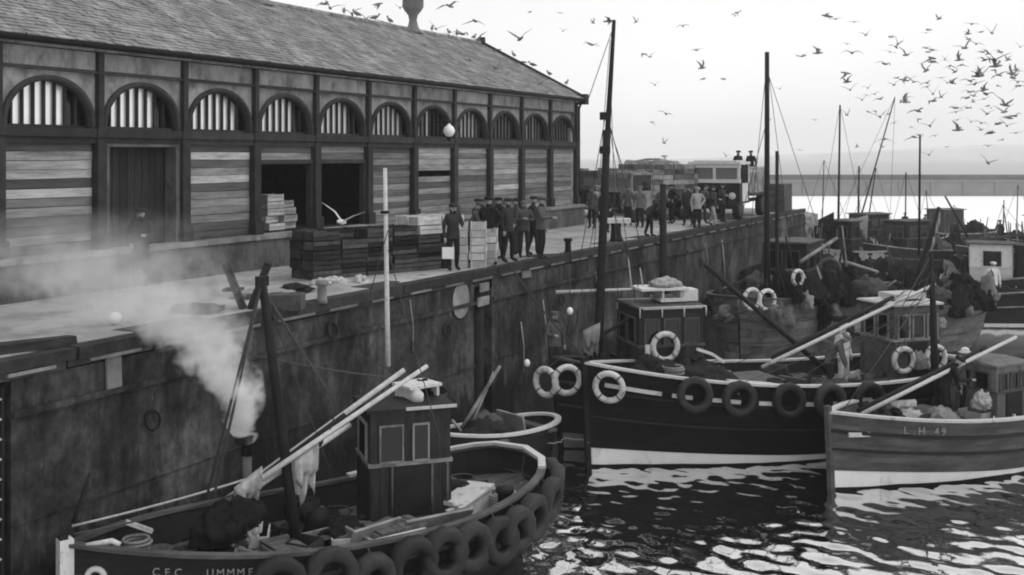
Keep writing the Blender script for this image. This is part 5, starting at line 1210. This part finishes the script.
for i, (u, dy, kw) in enumerate(((870, -.3, dict(jacket=1, trousers=0)), (886, .2, dict(jacket=0, trousers=0)), (955, .5, dict(jacket=0, trousers=1)), (966, 0, dict(jacket=1, trousers=0)), (976, .9, dict(jacket=2, trousers=0, arms=('fwd', 'hang'))), (1008, -.2, dict(jacket=4, trousers=2)))):
    lq = B7.at(u, 255, 0, dy)
    crew(B7, ['leftmost', 'second', 'third', 'fourth', 'fifth', 'rightmost'][i] + ' of the crew standing on the dark boat farther out', u, 255, lq.x, dy, TOCAM + i * 1.1, group='crew on the dark boat farther out', **kw)
for i, u in enumerate((843, 812)): crew(FB1, ['crewman on the far boat against the wall nearer its mast', 'crewman on the far boat against the wall nearer the quay'][i], u, 240, 0, .4 - .5 * i, TOCAM + i, jacket=4 - i * 3, trousers=0)
for i, u in enumerate((905, 925)): crew(FB3, ['left crewman on the outermost boat', 'right crewman on the outermost boat'][i], u, 235, 0, .3, TOCAM + i, jacket=1, trousers=0)
crew(B6, 'figure in white at the stern of the boat hung with nets', 993, 330, -3.6, .2, TOCAM, jacket=5, trousers=4)

for i_, (bt, u, nm) in enumerate(((FB2, 868, 'man on the far boat with raking masts, left of its cabin'), (FB2, 884, 'man on the far boat with raking masts, right of its cabin'), (FB6, 900, 'man on the far boat below the leaning mast'), (FB6, 918, 'man at the right end of the far boat below the leaning mast'), (FB7, 1000, 'man on the far boat low at the right edge'), (FB5, 985, 'man on the far boat behind the white deckhouse'))):
    crew(bt, nm, u, 240, 0, .3 - .2 * (i_ % 3), TOCAM + i_ * 1.3, jacket=i_ % 3, trousers=0, arms=(('hang', 'fwd'), ('hip', 'hang'))[i_ % 2])
# ================================================================== CRATES
def crate_proto(m, lx=.78, ly=.46, h=.23):
    b = MB(); b.bx(-lx / 2, lx / 2, -ly / 2, ly / 2, 0, .015)
    for x in (-lx / 2 + .02, lx / 2 - .02):
        for y in (-ly / 2 + .02, ly / 2 - .02): b.bx(x - .018, x + .018, y - .018, y + .018, .016, h)
    sb = [MB().box((0, 0, 0), (lx, .014, h * .42), jit=.003).mesh('side_board') for _ in range(2)]; eb = MB().box((0, 0, 0), (.014, ly - .03, h * .86), jit=.003).mesh('end_board')
    for q in sb + [eb]: q.materials.append(m)
    me_ = b.mesh('fish_box'); me_.materials.append(m); return me_, sb, eb, lx, ly, h
CR = {'d': crate_proto(M_BOXD), 'p': crate_proto(M_BOXP), 's': crate_proto(M_BOXP, .62, .42, .2)}
def crate(key, loc, rz, label, group):
    me_, sb, eb, lx, ly, h = CR[key]; o = link('fish_box', me_, None, loc, (0, 0, rz)); tag(o, label, 'fish box', group)
    for y in (-ly / 2, ly / 2):
        for i, z in enumerate((h * .24, h * .73)): link('side_board', sb[i], o, (0, y, z))
    for x in (-lx / 2 + .02, lx / 2 - .02): link('end_board', eb, o, (x, 0, h * .5))
    if key == 'p' and False: pass
    return o
a0_, a1_ = gp(314, 281), gp(458, 267.5); dv = (a1_ - a0_); Ld = dv.length; dv.normalize(); rz_ = math.atan2(dv.y, dv.x); nv = Vector((-dv.y, dv.x, 0))
if nv.dot(AX) < 0: nv = -nv
ncol = round(Ld / .815); hs_ = [5, 4, 5, 5, 5, 5, 5, 5, 5, 5]
for c in range(ncol):
    for r_ in range(2):
        for z in range(hs_[c % 10] if r_ == 0 else 5):
            p = a0_ + dv * (.41 + c * .815 + random.uniform(-.03, .03)) + nv * (.28 + r_ * .52 + random.uniform(-.04, .04)); p.z = QZ + z * .237
            top = z == 4 and c >= ncol * .6
            crate('p' if top else 'd', p, rz_ + random.uniform(-.04, .04), '%s fish box at level %s of %s column, %s row of the long stack' % ('pale' if top else 'dark', ORD[z], ORD[c], ('front', 'back')[r_]), 'fish boxes in the long stack on the quay')
# pale boxes heaped on the right half of the stack
for c in range(int(ncol * .5), ncol):
    for r_ in range(2):
        p = a0_ + dv * (.41 + c * .815) + nv * (.3 + r_ * .5); p.z = QZ + 5 * .237
        if c > ncol * .55: crate('p', p, rz_ + random.uniform(-.08, .08), 'pale fish box topmost of the %s column, %s row of the long stack' % (ORD[c], ('front', 'back')[r_]), 'fish boxes in the long stack on the quay')
# white boxes stacked beside the men
for k_, (u, v, n_) in enumerate(((469, 267, 6), (490, 264.5, 5))):
    for r_ in range(2 - k_):
        base = gp(u, v) + RT * (.0 if k_ else (-.24 + r_ * .5))
        for z in range(n_):
            p = Vector(base); p.z = QZ + z * .205; crate('s', p, TOCAM + math.pi / 2 * (1 if r_ else 1) + random.uniform(-.05, .05) + (math.pi / 2 if k_ or True else 0), 'white fish box at level %s of the %s' % (ORD[z], ['left white stack by the men', 'middle white stack by the men', 'right lower white stack by the men'][k_ * 2 + r_]), 'white fish boxes by the men')
# white boxes inside the first open bay
pb = on_x(269, 233, XF - .7); 
for c in range(2):
    for z in range(5 - c):
        p = Vector((XF - .75 - .1 * (c % 2), pb.y + .2 + c * .66, DZ + z * .205))
        o = crate('s', p + Vector((random.uniform(-.2, .05), random.uniform(-.1, .1), 0)), math.pi / 2 + random.uniform(-.2, .2), 'fish box at level %s of the %s pile inside the open bay' % (ORD[z], ORD[c]), 'fish boxes in the open market bay')
# dark trestle seen over the mast head, low trolley, canvas and bits on the quay
def trestle(u, v):
    p = gp(u, v); o = empty('trestle', p, TH); tag(o, 'dark V shaped timber trestle by the quay edge above the nearest mast', 'trestle')
    for e in (-1, 1):
        b = MB(); b.sweep([(e * .42, 0, .9), (e * .07, 0, 0)], .1, .14, (0, 1, 0)); b.build('leg', M_BEAM, o)
    b = MB(); b.bx(-.44, -.1, -.2, .2, .36, .41); b.build('shelf', M_BEAM, o)
    b = MB(); b.bx(.42, 1.1, -.25, .25, .0, .3); b.build('box_end', M_BOXD, o)
trestle(247, 309)
def bollard(u, v):
    p = gp(u, v); o = empty('bollard', p); tag(o, 'mooring bollard with a pale flat top near the quay edge', 'bollard')
    b = MB(); b.lathe([(.24, 0), (.2, .1), (.17, .5), (.2, .62)], 14); b.build('post', M_IRON, o)
    b = MB(); b.bx(-.5, .5, -.22, .22, .64, .8); b.build('head', M_OFFW, o, rot=(0, 0, TH))
bollard(616, 241)
for i, (u, v, lbl) in enumerate(((322, 303, 'short pale post on the kerb over the nearest boat'), (568, 253, 'low dark mooring post on the kerb right of the men'))):
    p = gp(u, v); b = MB(); b.lathe([(.12, 0), (.1, .1), (.09, .34), (.14, .38), (.13, .46)], 12); o = b.build('mooring_post', M_IRON if i else M_COPE, None, p); tag(o, lbl if i else 'low pale mooring post beside the long crate stack', 'mooring post')
b = MB(); b.lathe([(.02, -.11), (.08, -.085), (.115, -.02), (.115, .02), (.08, .085), (.02, .11)], 14); o = b.build('net_float', M_WHITE, None, gp(115, 325) + Vector((0, 0, .12))); tag(o, 'round white net float lying on the smoky quay', 'float')
p = gp(16, 352); b = MB(); b.box((0, 0, .08), (.24, 1.8, .16), jit=.02); o = b.build('baulk', M_BEAM, None, p, (0, 0, -.25)); tag(o, 'short dark timber baulk lying on the quay at the left edge', 'timber')
for i, (u, v) in enumerate(((200, 312), (262, 297), (296, 292))):
    p = gp(u, v); o = net_heap('net_heap', (M_NET, M_TARP, M_NET)[i], None, p + Vector((0, 0, .05)), (.55, .35, .12), i, i); tag(o, ['low dark heap of net lying in the smoke on the quay', 'grey tarpaulin bundle by the trestle', 'small dark net heap left of the long crate stack'][i], 'net heap')

# ================================================================== LORRIES
def wheel(par, x, y, r=.42):
    Mx = Matrix.Translation((x, y, r)) @ Matrix.Rotation(R(90), 4, 'X')
    b = MB(); b.lathe([(r * .55, -.13), (r * .95, -.13), (r, -.08), (r, .08), (r * .95, .13), (r * .55, .13)], 18, Mx); w_ = b.build('wheel', M_RUB, par)
    b = MB(); b.lathe([(.02, -.1), (r * .3, -.1), (r * .56, -.135), (r * .56, .135), (r * .3, .1), (.02, .1)], 14, Mx); b.build('rim', M_GREYH, w_)
def lorry(label, loc, heading, cabm, load, capt=0):
    """front at +x"""
    o = empty('lorry', loc, heading); tag(o, label, 'lorry', 'lorries on the quay')
    for x in (2.0, -1.6):
        for y in (-.85, .85): wheel(o, x, y)
    b = MB(); b.bx(-2.9, 2.4, -.4, -.28, .55, .7); b.bx(-2.9, 2.4, .28, .4, .55, .7); b.bx(2.4, 2.52, -1.0, 1.0, .42, .58); b.build('chassis', M_IRON, o)
    b = MB()
    for i in range(6): b.box((-1.1, -.92 + i * .368, .93), (3.7, .36, .06), jit=.004)
    b.build('flatbed', M_BEAM, o)
    # cab with real openings: posts, panels, roof
    c = MB(); c.bx(.85, 2.32, -1.0, 1.0, .62, 1.42); c.build('cab', M_DKH if cabm is M_OFFW else cabm, o)
    c = MB()
    for x in (.9, 2.27):
        if x > 2: c.bx(.85, .9, -.95, .95, 1.45, 2.1); c.build('cab_back', cabm, o); c = MB()
        for y in (-.95, .95): c.bx(x - .05, x + .05, y - .05, y + .05, 1.42, 2.12)
    c.bx(2.22, 2.32, -.05, .05, 1.42, 2.12)
    c.bx(2.21, 2.33, -1.02, 1.02, 1.42, 1.56); c.bx(2.21, 2.33, -1.02, 1.02, 2.0, 2.14); c.build('cab_pillars', cabm, o)
    c = MB(); c.box((1.58, 0, 2.19), (1.6, 2.06, .1)); c.box((1.58, 0, 2.26), (1.3, 1.7, .06)); c.build('cab_roof', cabm, o)
    for y0, y1 in ((-.9, -.06), (.06, .9)):
        c = MB(); c.bx(2.25, 2.265, y0, y1, 1.56, 2.0); c.build('windscreen', M_PANED, o)
    for y in (-.96, .96):
        c = MB(); c.bx(.95, 2.22, y - .01, y + .01, 1.42, 2.12); c.build('side_window', M_PANEK, o)
        c = MB(); c.bx(1.1, 1.95, y + (.045 if y > 0 else -.045) - .01, y + (.045 if y > 0 else -.045) + .01, .7, 1.4); c.build('door', cabm, o)
    c = MB(); 
    for i in range(7): c.bx(2.33, 2.37, -.33 + i * .1, -.28 + i * .1, .68, 1.3)
    c.bx(2.32, 2.36, -.4, .4, 1.3, 1.36); c.build('grille', M_IRON, o)
    for y in (-.72, .72):
        c = MB(); c.lathe([(.13, 0), (.14, .06), (.1, .08), (.02, .09)], 14, Matrix.Translation((2.33, y, .92)) @ Matrix.Rotation(R(90), 4, 'Y')); c.build('headlight', M_OFFW, o)
        c = MB(); pts = [(2.0 + .52 * math.cos(a), y, .42 + .52 * math.sin(a)) for a in [R(10 + 16 * i) for i in range(11)]]; c.sweep(pts, .3, .03, (0, 1, 0)); c.build('mudguard', M_DKH, o)
    return o
def at_quay(u, X):
    d = ray(u, 200); t = X / d.x; return Vector((X, (CAMP + d * t).y, QZ))
M_CRL = mat('load_crate_wood', .17, .85, .5, 4, rv=.75, bump=.4)
me_lc = MB().box((0, 0, .115), (.74, .5, .23), jit=.008).bx(-.378, -.372, -.25, .25, .03, .09).bx(-.378, -.372, -.25, .25, .13, .2).bx(-.37, .37, -.258, -.251, .03, .09).bx(-.37, .37, -.258, -.251, .13, .2).mesh('crate'); me_lc.materials.append(M_CRL)
def crate_load(p, rz, nx_, ny_, nz_, label, grp):
    for i in range(nx_):
        for j_ in range(ny_):
            for k in range(nz_ - random.choice((0, 0, 0, 1, 1, 2))):
                x, y = -2.95 + .4 + i * .77 + random.uniform(-.05, .05), -.78 + j_ * .52 + random.uniform(-.04, .04)
                q = Vector((p.x + math.cos(rz) * x - math.sin(rz) * y, p.y + math.sin(rz) * x + math.cos(rz) * y, QZ + .965 + k * .237)); o = link('crate', me_lc, None, q, (random.uniform(-.02, .02), 0, rz + random.uniform(-.08, .08))); tag(o, label, 'crate', grp)
# cab lorry facing the camera, near the edge
pl_ = at_quay(730, -15.45); lw_ = lorry('white cabbed lorry facing the camera at the quay edge with two men on top', pl_, R(-90) + .02, M_OFFW, None); lw_.scale = (1.22,) * 3
def load_box(label, name, cat, loc, rz, size, m, seed, grp=None):
    """a roped sheeted load: a sagging block with folds"""
    nx_, ny_, nz_ = 16, 9, 6; b = bmesh.new(); bmesh.ops.create_cube(b, size=1); bmesh.ops.subdivide_edges(b, edges=b.edges, cuts=7, use_grid_fill=True)
    for v in b.verts:
        v.co = Vector((v.co.x * size[0], v.co.y * size[1], (v.co.z + .5) * size[2]))
        q = v.co * 1.1 + Vector((seed, 0, 0)); k_ = v.co.z / size[2]
        v.co += Vector((noise.noise(q), noise.noise(q + Vector((9, 0, 0))), noise.noise(q + Vector((0, 9, 0))) * 1.3 * k_)) * .16
        if k_ > .9: v.co.x *= .95; v.co.y *= .9
    me_ = bpy.data.meshes.new(name); b.to_mesh(me_); b.free(); me_.materials.append(m); o = link(name, me_, None, loc, (0, 0, rz)); tag(o, label, cat, grp)
    b = MB()
    for i in range(4):
        x = -size[0] * .4 + i * size[0] * .27; b.tube([(x, -size[1] * .53, .05), (x, -size[1] * .48, size[2] * .97), (x, 0, size[2] * 1.06), (x, size[1] * .48, size[2] * .97), (x, size[1] * .53, .05)], .02, 5)
    b.build('lashing', M_ROPE, o); return o
def fwd(p, rz, d, z): return Vector((p.x + math.cos(rz) * d, p.y + math.sin(rz) * d, QZ + z))
load_box('low sheeted load on the white cabbed lorry', 'lorry_load', 'load', fwd(pl_, R(-90), -1.35, 1.19), R(-90), (4.1, 2.3, 1.2), M_LOAD, 3)
q_ = fwd(pl_, R(-90), -.1, .97)
for i, u in enumerate((738, 751)):
    d_ = depth(pl_) + 1.2 + i * .9; p = at(u, 170, d_); p.z = QZ + 2.0
    person(['left', 'right'][i] + ' of two men sitting up on the white cabbed lorry', p, TOCAM + .4 - i, sit=True, jacket=0, trousers=0, group='men sitting on the lorry')
b = MB(); b.bx(-.3, 1.2, -.9, .9, 0, 1.5); o = b.build('tea_chest', M_BOXD, None, at_quay(766, -15.2) ); tag(o, 'dark square crate standing behind the white cabbed lorry', 'crate')
# laden lorry side on, and another behind it
pa = at_quay(648, -18.0); ra = R(-90) - .35
lorry('laden lorry standing side on with its cab toward the market corner', pa, ra, M_SPAN, None)
crate_load(pa, ra, 5, 4, 7, 'crate in the tall roped pile on the side on lorry', 'crates piled on the side on lorry')
pa2 = at_quay(684, -18.2); lorry('second laden lorry parked behind the first one', pa2, ra + .1, M_DKH, None)
crate_load(pa2, ra + .1, 5, 4, 6, 'crate in the pile on the second laden lorry', 'crates piled on the second laden lorry')
pa3 = at_quay(600, -21.5); lorry('lorry half hidden beyond the corner of the market hall', pa3, R(-90), M_GREYH, None)
crate_load(pa3, R(-90), 5, 4, 6, 'crate in the pile on the lorry beyond the market corner', 'crates piled on the lorry by the market corner')
pa4 = at_quay(634, -21.5); load_box('low grey sheeted heap standing behind the lorries', 'sheeted_heap', 'heap', pa4 + Vector((0, 3, 0)), R(-80), (4.5, 2.6, 2.7), M_LOAD, 11)

# ================================================================== GULLS
def gull_mesh(inner, outer, sweep_, m):
    """body, tail and head as one spindle, wings of two bones each with thickness; span about 1.25"""
    b = MB(); Mx = Matrix.Rotation(R(90), 4, 'Y')
    b.lathe([(.004, -.3), (.05, -.26), (.035, -.2), (.062, -.08), (.068, .04), (.05, .14), (.036, .18), (.042, .215), (.03, .25), (.012, .275), (.004, .32)], 8, Mx)
    for s_ in (-1, 1):
        pts = []; e = Vector((.06 - sweep_ * .1, s_ * (.05 + .26 * math.cos(inner)), .03 + .26 * math.sin(inner))); tp = e + Vector((-.12 - sweep_ * .2, s_ * .36 * math.cos(outer), .36 * math.sin(outer)))
        sec = [(Vector((.0, s_ * .03, .03)), .17, .025), (e, .15, .016), (e.lerp(tp, .5), .105, .01), (tp, .012, .004)]
        vs = []
        for c, ch, th in sec: vs += [c + Vector((ch * .45, 0, 0)), c + Vector((ch * .1, 0, th)), c + Vector((-ch * .55, 0, 0)), c + Vector((ch * .1, 0, -th))]
        b.add(vs, [(i * 4 + k, i * 4 + (k + 1) % 4, i * 4 + 4 + (k + 1) % 4, i * 4 + 4 + k) for i in range(3) for k in range(4)] + [(12, 13, 14, 15)], True)
    me_ = b.mesh('gull'); me_.materials.append(m); return me_
POSES = [('wings level', gull_mesh(.08, -.05, .3, M_GULL)), ('wings raised in a V', gull_mesh(.75, .45, .3, M_GULL)), ('wings bowed down', gull_mesh(.35, -.5, .6, M_GULL)), ('wings lowered', gull_mesh(-.35, -.55, .4, M_GULL)), ('wings lifted high', gull_mesh(1.05, .95, .1, M_GULL))]
def sit_mesh():
    b = MB(); Mx = Matrix.Rotation(R(75), 4, 'Y')
    b.lathe([(.004, -.28), (.03, -.24), (.075, -.1), (.085, .02), (.06, .12), (.04, .16)], 9, Mx); b.lathe([(.02, -.03), (.045, .02), (.045, .06), (.02, .1)], 8, Matrix.Translation((.19, 0, .09))); b.lathe([(.012, 0), (.003, .07)], 6, Matrix.Translation((.225, 0, .13)) @ Mx)
    for s_ in (-1, 1): b.tube([(.02, s_ * .03, -.05), (.02, s_ * .03, -.16)], .008, 5)
    me_ = b.mesh('gull'); me_.materials.append(M_GULL); return me_
ME_SIT = sit_mesh()
rg = random.Random(12)
GF = [(int(rg.gauss(955, 42)), int(rg.gauss(78, 34)), rg.choice((10, 12, 14, 18)), rg.choice((0, 1, 1, 2, 2, 3, 4))) for _ in range(64)]
GF += [(int(rg.uniform(850, 1020)), int(rg.uniform(95, 160)), rg.choice((9, 10, 12)), rg.choice((0, 1, 2, 3))) for _ in range(16)]
GF = [g for g in GF if 840 < g[0] < 1030 and 12 < g[1] < 150] + [(827, 16, 22, 0), (836, 19, 14, 0), (854, 22, 12, 0), (866, 35, 14, 1), (939, 19, 14, 1), (992, 33, 20, 4), (803, 56, 14, 0), (818, 53, 20, 1), (852, 53, 22, 2), (896, 47, 16, 1), (898, 44, 14, 4), (906, 55, 20, 1), (932, 50, 16, 0), (965, 48, 22, 1), (976, 44, 18, 2), (959, 60, 18, 4), (955, 72, 14, 1), (952, 83, 16, 1), (926, 71, 18, 4), (904, 80, 20, 2), (914, 82, 14, 2), (941, 78, 12, 0), (978, 76, 24, 1), (982, 74, 20, 4), (996, 66, 26, 1), (846, 73, 20, 3), (847, 82, 18, 1), (868, 88, 12, 1), (880, 99, 14, 2), (880, 117, 18, 1), (905, 102, 20, 4), (918, 111, 20, 2), (933, 94, 18, 4), (941, 97, 14, 4), (975, 84, 18, 0), (986, 94, 24, 2), (1012, 74, 24, 1), (1020, 86, 18, 3), (1018, 82, 16, 2), (958, 130, 22, 1), (987, 114, 16, 1), (1004, 112, 22, 1), (1015, 116, 18, 2), (1007, 126, 18, 1), (998, 124, 16, 2), (1016, 133, 12, 0), (885, 139, 20, 3), (929, 155, 14, 1), (988, 163, 20, 1), (780, 89, 12, 1), (947, 147, 8, 0), (970, 92, 16, 2), (950, 66, 14, 3), (1000, 52, 14, 2), (1008, 60, 14, 1), (968, 108, 14, 2), (862, 100, 14, 1),
      (593, 23, 10, 4), (609, 21, 22, 0), (636, 22, 12, 4), (592, 45, 18, 2), (644, 54, 14, 3), (650, 57, 12, 1), (683, 26, 14, 2), (696, 50, 14, 0), (702, 68, 18, 4), (723, 79, 12, 0), (703, 79, 12, 0), (655, 85, 12, 1), (666, 114, 16, 2), (652, 122, 10, 3), (664, 143, 12, 4), (664, 156, 14, 3), (726, 156, 10, 1), (737, 13, 12, 0), (735, 16, 9, 2), (798, 56, 9, 0),
      (330, 8, 26, 1), (325, 4, 20, 2), (450, 6, 26, 2), (475, 21, 24, 3), (520, 39, 28, 1), (530, 12, 9, 0), (560, 13, 10, 0), (593, 22, 9, 4), (563, 31, 10, 1), (590, 44, 18, 0), (378, 4, 20, 3), (400, 8, 12, 1), (352, 14, 22, 1), (366, 19, 16, 1), (382, 22, 20, 0), (436, 29, 20, 1), (452, 37, 18, 1), (462, 34, 22, 2), (478, 40, 20, 1), (497, 50, 16, 0), (496, 68, 18, 1), (508, 74, 14, 1), (487, 82, 14, 2), (524, 62, 14, 0), (470, 60, 12, 0), (540, 84, 16, 1), (548, 92, 12, 2), (378, 76, 12, 0), (430, 62, 12, 0), (415, 74, 12, 1), (500, 90, 14, 0), (335, 42, 14, 1), (340, 43, 10, 2), (770, 120, 9, 1), (800, 150, 8, 0), (815, 120, 9, 2)]
RPOSE = {0: 1.2, 1: 1.05, 2: 1.1, 3: 1.1, 4: .8}
def zone(u, v, px):
    if u < 585: return 'above the roof ridge near the first ventilator' if u < 410 else ('above the ridge right of the ventilator' if v < 50 and u < 540 else ('in front of the slate roof' if v > 57 and u < 530 else 'beside the sloping gable edge'))
    if u < 600 or (u < 615 and v < 30): return 'by the top of the tallest mast'
    if u < 735: return '%s the sky right of the tallest mast' % ('high in' if v < 60 else 'midway up' if v < 100 else 'low in')
    if u < 800: return 'near the thick black mast'
    return '%s flock, %s' % ('at the flock top, in' if v < 0 else 'in the topmost' if v < 45 else 'in the upper' if v < 75 else 'in the middle' if v < 100 else 'in the low', 'left of the raking mast' if u < 890 else 'right of the raking mast' if u < 950 else 'near the picture edge' if u > 990 else 'toward its thickest part')
for i, (u, v, px, k_) in enumerate(GF):
    d = max(17, 1.25 * F / px * .92) if u > 585 or v < 30 else min(1.25 * F / px * .92, 44)
    if u < 585: d = min(d, 60)
    if u < 580 and v > 30: d = min(42, 1.25 * F / px * .8)
    o = link('gull', POSES[k_][1], None, at(u, v, d)); o.rotation_euler = (random.uniform(-.35, .35), random.uniform(-.25, .25), TH + random.choice((0, math.pi)) + random.uniform(-1.1, 1.1) + (R(90) if k_ in (1, 4, 2) else R(50)))
    s_ = 1.12 * px / 1.25 / F * d; o.scale = (s_,) * 3
    z_ = zone(u, v, px); w_ = 'small gull' if px < 13 else 'gull'
    tag(o, '%s, %s, %s' % (w_, POSES[k_][0], z_), 'gull', '%ss, %s, %s' % (w_, POSES[k_][0], z_))
# a big near gull with open wings over the crates, and gulls in front of the wall and boats
for (u, v, d, k_, rz, s_, lbl) in ((342, 222, 25.5, 1, 1.4, .95, 'large pale gull with open wings over the dark crates'), (1005, 105, 60, 1, .4, 1.2, 'broad winged gull low at the right edge of the flock'), (995, 60, 48, 1, 1.0, 1.1, 'largest gull near the top of the right flock')):
    o = link('gull', POSES[k_][1].copy() if d < 30 else POSES[k_][1], None, at(u, v, d), (.2, .1, TH + rz)); o.scale = (s_,) * 3; tag(o, lbl, 'gull')
    if d < 30: o.data.materials[0] = M_GULLW
for i, (u, x_) in enumerate(((344, 0), (357, 0), (375, 0), (390, 0), (432, 0), (449, 0), (457, 0), (474, 0))):
    d = ray(u, 30); t = XR / d.x; p = Vector((XR, (CAMP + d * t).y, ZR + .27)); o = link('gull', ME_SIT, None, p, (0, 0, random.uniform(-1, 1) + R(90) * random.choice((1, -1)))); o.scale = (.85,) * 3
    tag(o, 'gull perched on the ridge tiles of the market roof', 'gull', 'gulls perched on the market roof ridge')
for i, f_ in enumerate((.18, .34, .5, .68)):
    p = Vector((XF + .44 + (XR - XF - .44) * f_, YB + .24, EAVE + .16 + (ZR + .06 - EAVE - .16) * f_ + .25)); o = link('gull', ME_SIT, None, p, (0, 0, R(90 + 60 * i))); o.scale = (.8,) * 3
    tag(o, '%s gull from the bottom perched on the sloping gable edge' % ORD[i], 'gull', 'gulls perched on the gable edge')
for (u, v, bt, lx, ly, lbl) in ((570, 311, B4, 3.6, .4, 'small white float hanging before the wall left of the tall mast'), (527, 363, B4, 4.6, .6, 'small white float low before the wall left of the ring fenders')):
    p = bt.M @ bt.at(u, v, lx, ly); b = MB(); b.lathe([(.01, -.1), (.06, -.07), (.085, 0), (.06, .07), (.01, .1)], 12); o = b.build('net_float', M_WHITE, None, p); tag(o, lbl, 'float')
    b = MB(); b.tube([(0, 0, .12), (.0, 0, 1.2 if u > 550 else .9)], .012, 5); b.build('line', M_ROPE, o)

# ================================================================== SMOKE AND HAZE
def smoke():
    key = [(248, 431, 17.3, .14), (241, 405, 17.4, .30), (229, 380, 17.5, .44), (210, 350, 17.7, .62), (184, 325, 18.2, .95), (146, 300, 18.6, 1.5), (98, 268, 19.1, 2.0), (45, 208, 19.4, 2.2)]
    P = [at(u, v, d) for u, v, d, r in key]; P[0] = Vector(STOVE); rr = [k_[3] for k_ in key]
    z0, z1 = P[0].z, P[-1].z; H = z1 - z0; base = P[0]
    b = MB(); b.tube([P[0] - Vector((0, 0, .02))] + P[1:] + [P[-1] + (P[-1] - P[-2]) * .5], [r * 1.35 for r in rr] + [1.3], 16)
    m = bpy.data.materials.new('smoke'); m.use_nodes = True; n = m.node_tree.nodes; l = m.node_tree.links; n.remove(n['Principled BSDF'])
    geo = n.new('ShaderNodeTexCoord'); sx = n.new('ShaderNodeSeparateXYZ'); l.new(geo.outputs['Object'], sx.inputs[0])
    def math_(op, a, b_=None, c=None):
        q = n.new('ShaderNodeMath'); q.operation = op
        for i, v in enumerate((a, b_, c)):
            if v is None: continue
            if isinstance(v, (int, float)): q.inputs[i].default_value = v
            else: l.new(v, q.inputs[i])
        return q.outputs[0]
    h = math_('DIVIDE', math_('SUBTRACT', sx.outputs['Z'], z0), H); h.node.use_clamp = True
    def curve(vals, lo, hi):
        """a value along the plume's height"""
        cv = n.new('ShaderNodeFloatCurve'); l.new(h, cv.inputs['Value']); c = cv.mapping.curves[0]
        xs_ = [(p.z - z0) / H for p in P]
        for i, (x, v) in enumerate(zip(xs_, vals)):
            y = (v - lo) / (hi - lo)
            if i == 0: c.points[0].location = (x, y)
            elif i == len(vals) - 1: c.points[1 if len(c.points) == 2 else len(c.points) - 1].location = (x, y)
            else: c.points.new(x, y)
        cv.mapping.update(); return math_('MULTIPLY_ADD', cv.outputs[0], hi - lo, lo)
    cx = curve([p.x for p in P], min(p.x for p in P) - .1, max(p.x for p in P) + .1); cyy = curve([p.y for p in P], min(p.y for p in P) - .1, max(p.y for p in P) + .1)
    rad = curve(rr, 0, 2.4); den = curve([1, 1, .5, .18, .075, .04, .02, .0], 0, 1)
    dx = math_('SUBTRACT', sx.outputs['X'], cx); dy = math_('SUBTRACT', sx.outputs['Y'], cyy)
    dist = math_('SQRT', math_('ADD', math_('MULTIPLY', dx, dx), math_('MULTIPLY', dy, dy)))
    nz = n.new('ShaderNodeTexNoise'); nz.inputs['Scale'].default_value = 2.3; nz.inputs['Detail'].default_value = 6; nz.inputs['Roughness'].default_value = .6; l.new(geo.outputs['Object'], nz.inputs[0])
    q = math_('ADD', math_('DIVIDE', dist, rad), math_('MULTIPLY', math_('SUBTRACT', nz.outputs[0], .5), 3.7))
    mr = n.new('ShaderNodeMapRange'); mr.interpolation_type = 'SMOOTHSTEP'; mr.inputs['From Min'].default_value = 1.15; mr.inputs['From Max'].default_value = .15; l.new(q, mr.inputs[0])
    d = math_('MULTIPLY', math_('MULTIPLY', mr.outputs[0], den), 20.0)
    pv = n.new('ShaderNodeVolumePrincipled'); pv.inputs['Color'].default_value = (.98, .98, .98, 1); pv.inputs['Anisotropy'].default_value = .2; l.new(d, pv.inputs['Density'])
    l.new(pv.outputs[0], n['Material Output'].inputs['Volume'])
    o = b.build('smoke', m); tag(o, kind='stuff'); return o
smoke()
b = MB(); b.bx(-2600, 2600, -2600, 2600, -4.2, 46); 
m = bpy.data.materials.new('haze'); m.use_nodes = True; n = m.node_tree.nodes; n.remove(n['Principled BSDF'])
pv = n.new('ShaderNodeVolumePrincipled'); pv.inputs['Color'].default_value = (1, 1, 1, 1); pv.inputs['Density'].default_value = .00048
m.node_tree.links.new(pv.outputs[0], n['Material Output'].inputs['Volume'])
ho = b.build('haze', m); tag(ho, kind='stuff')
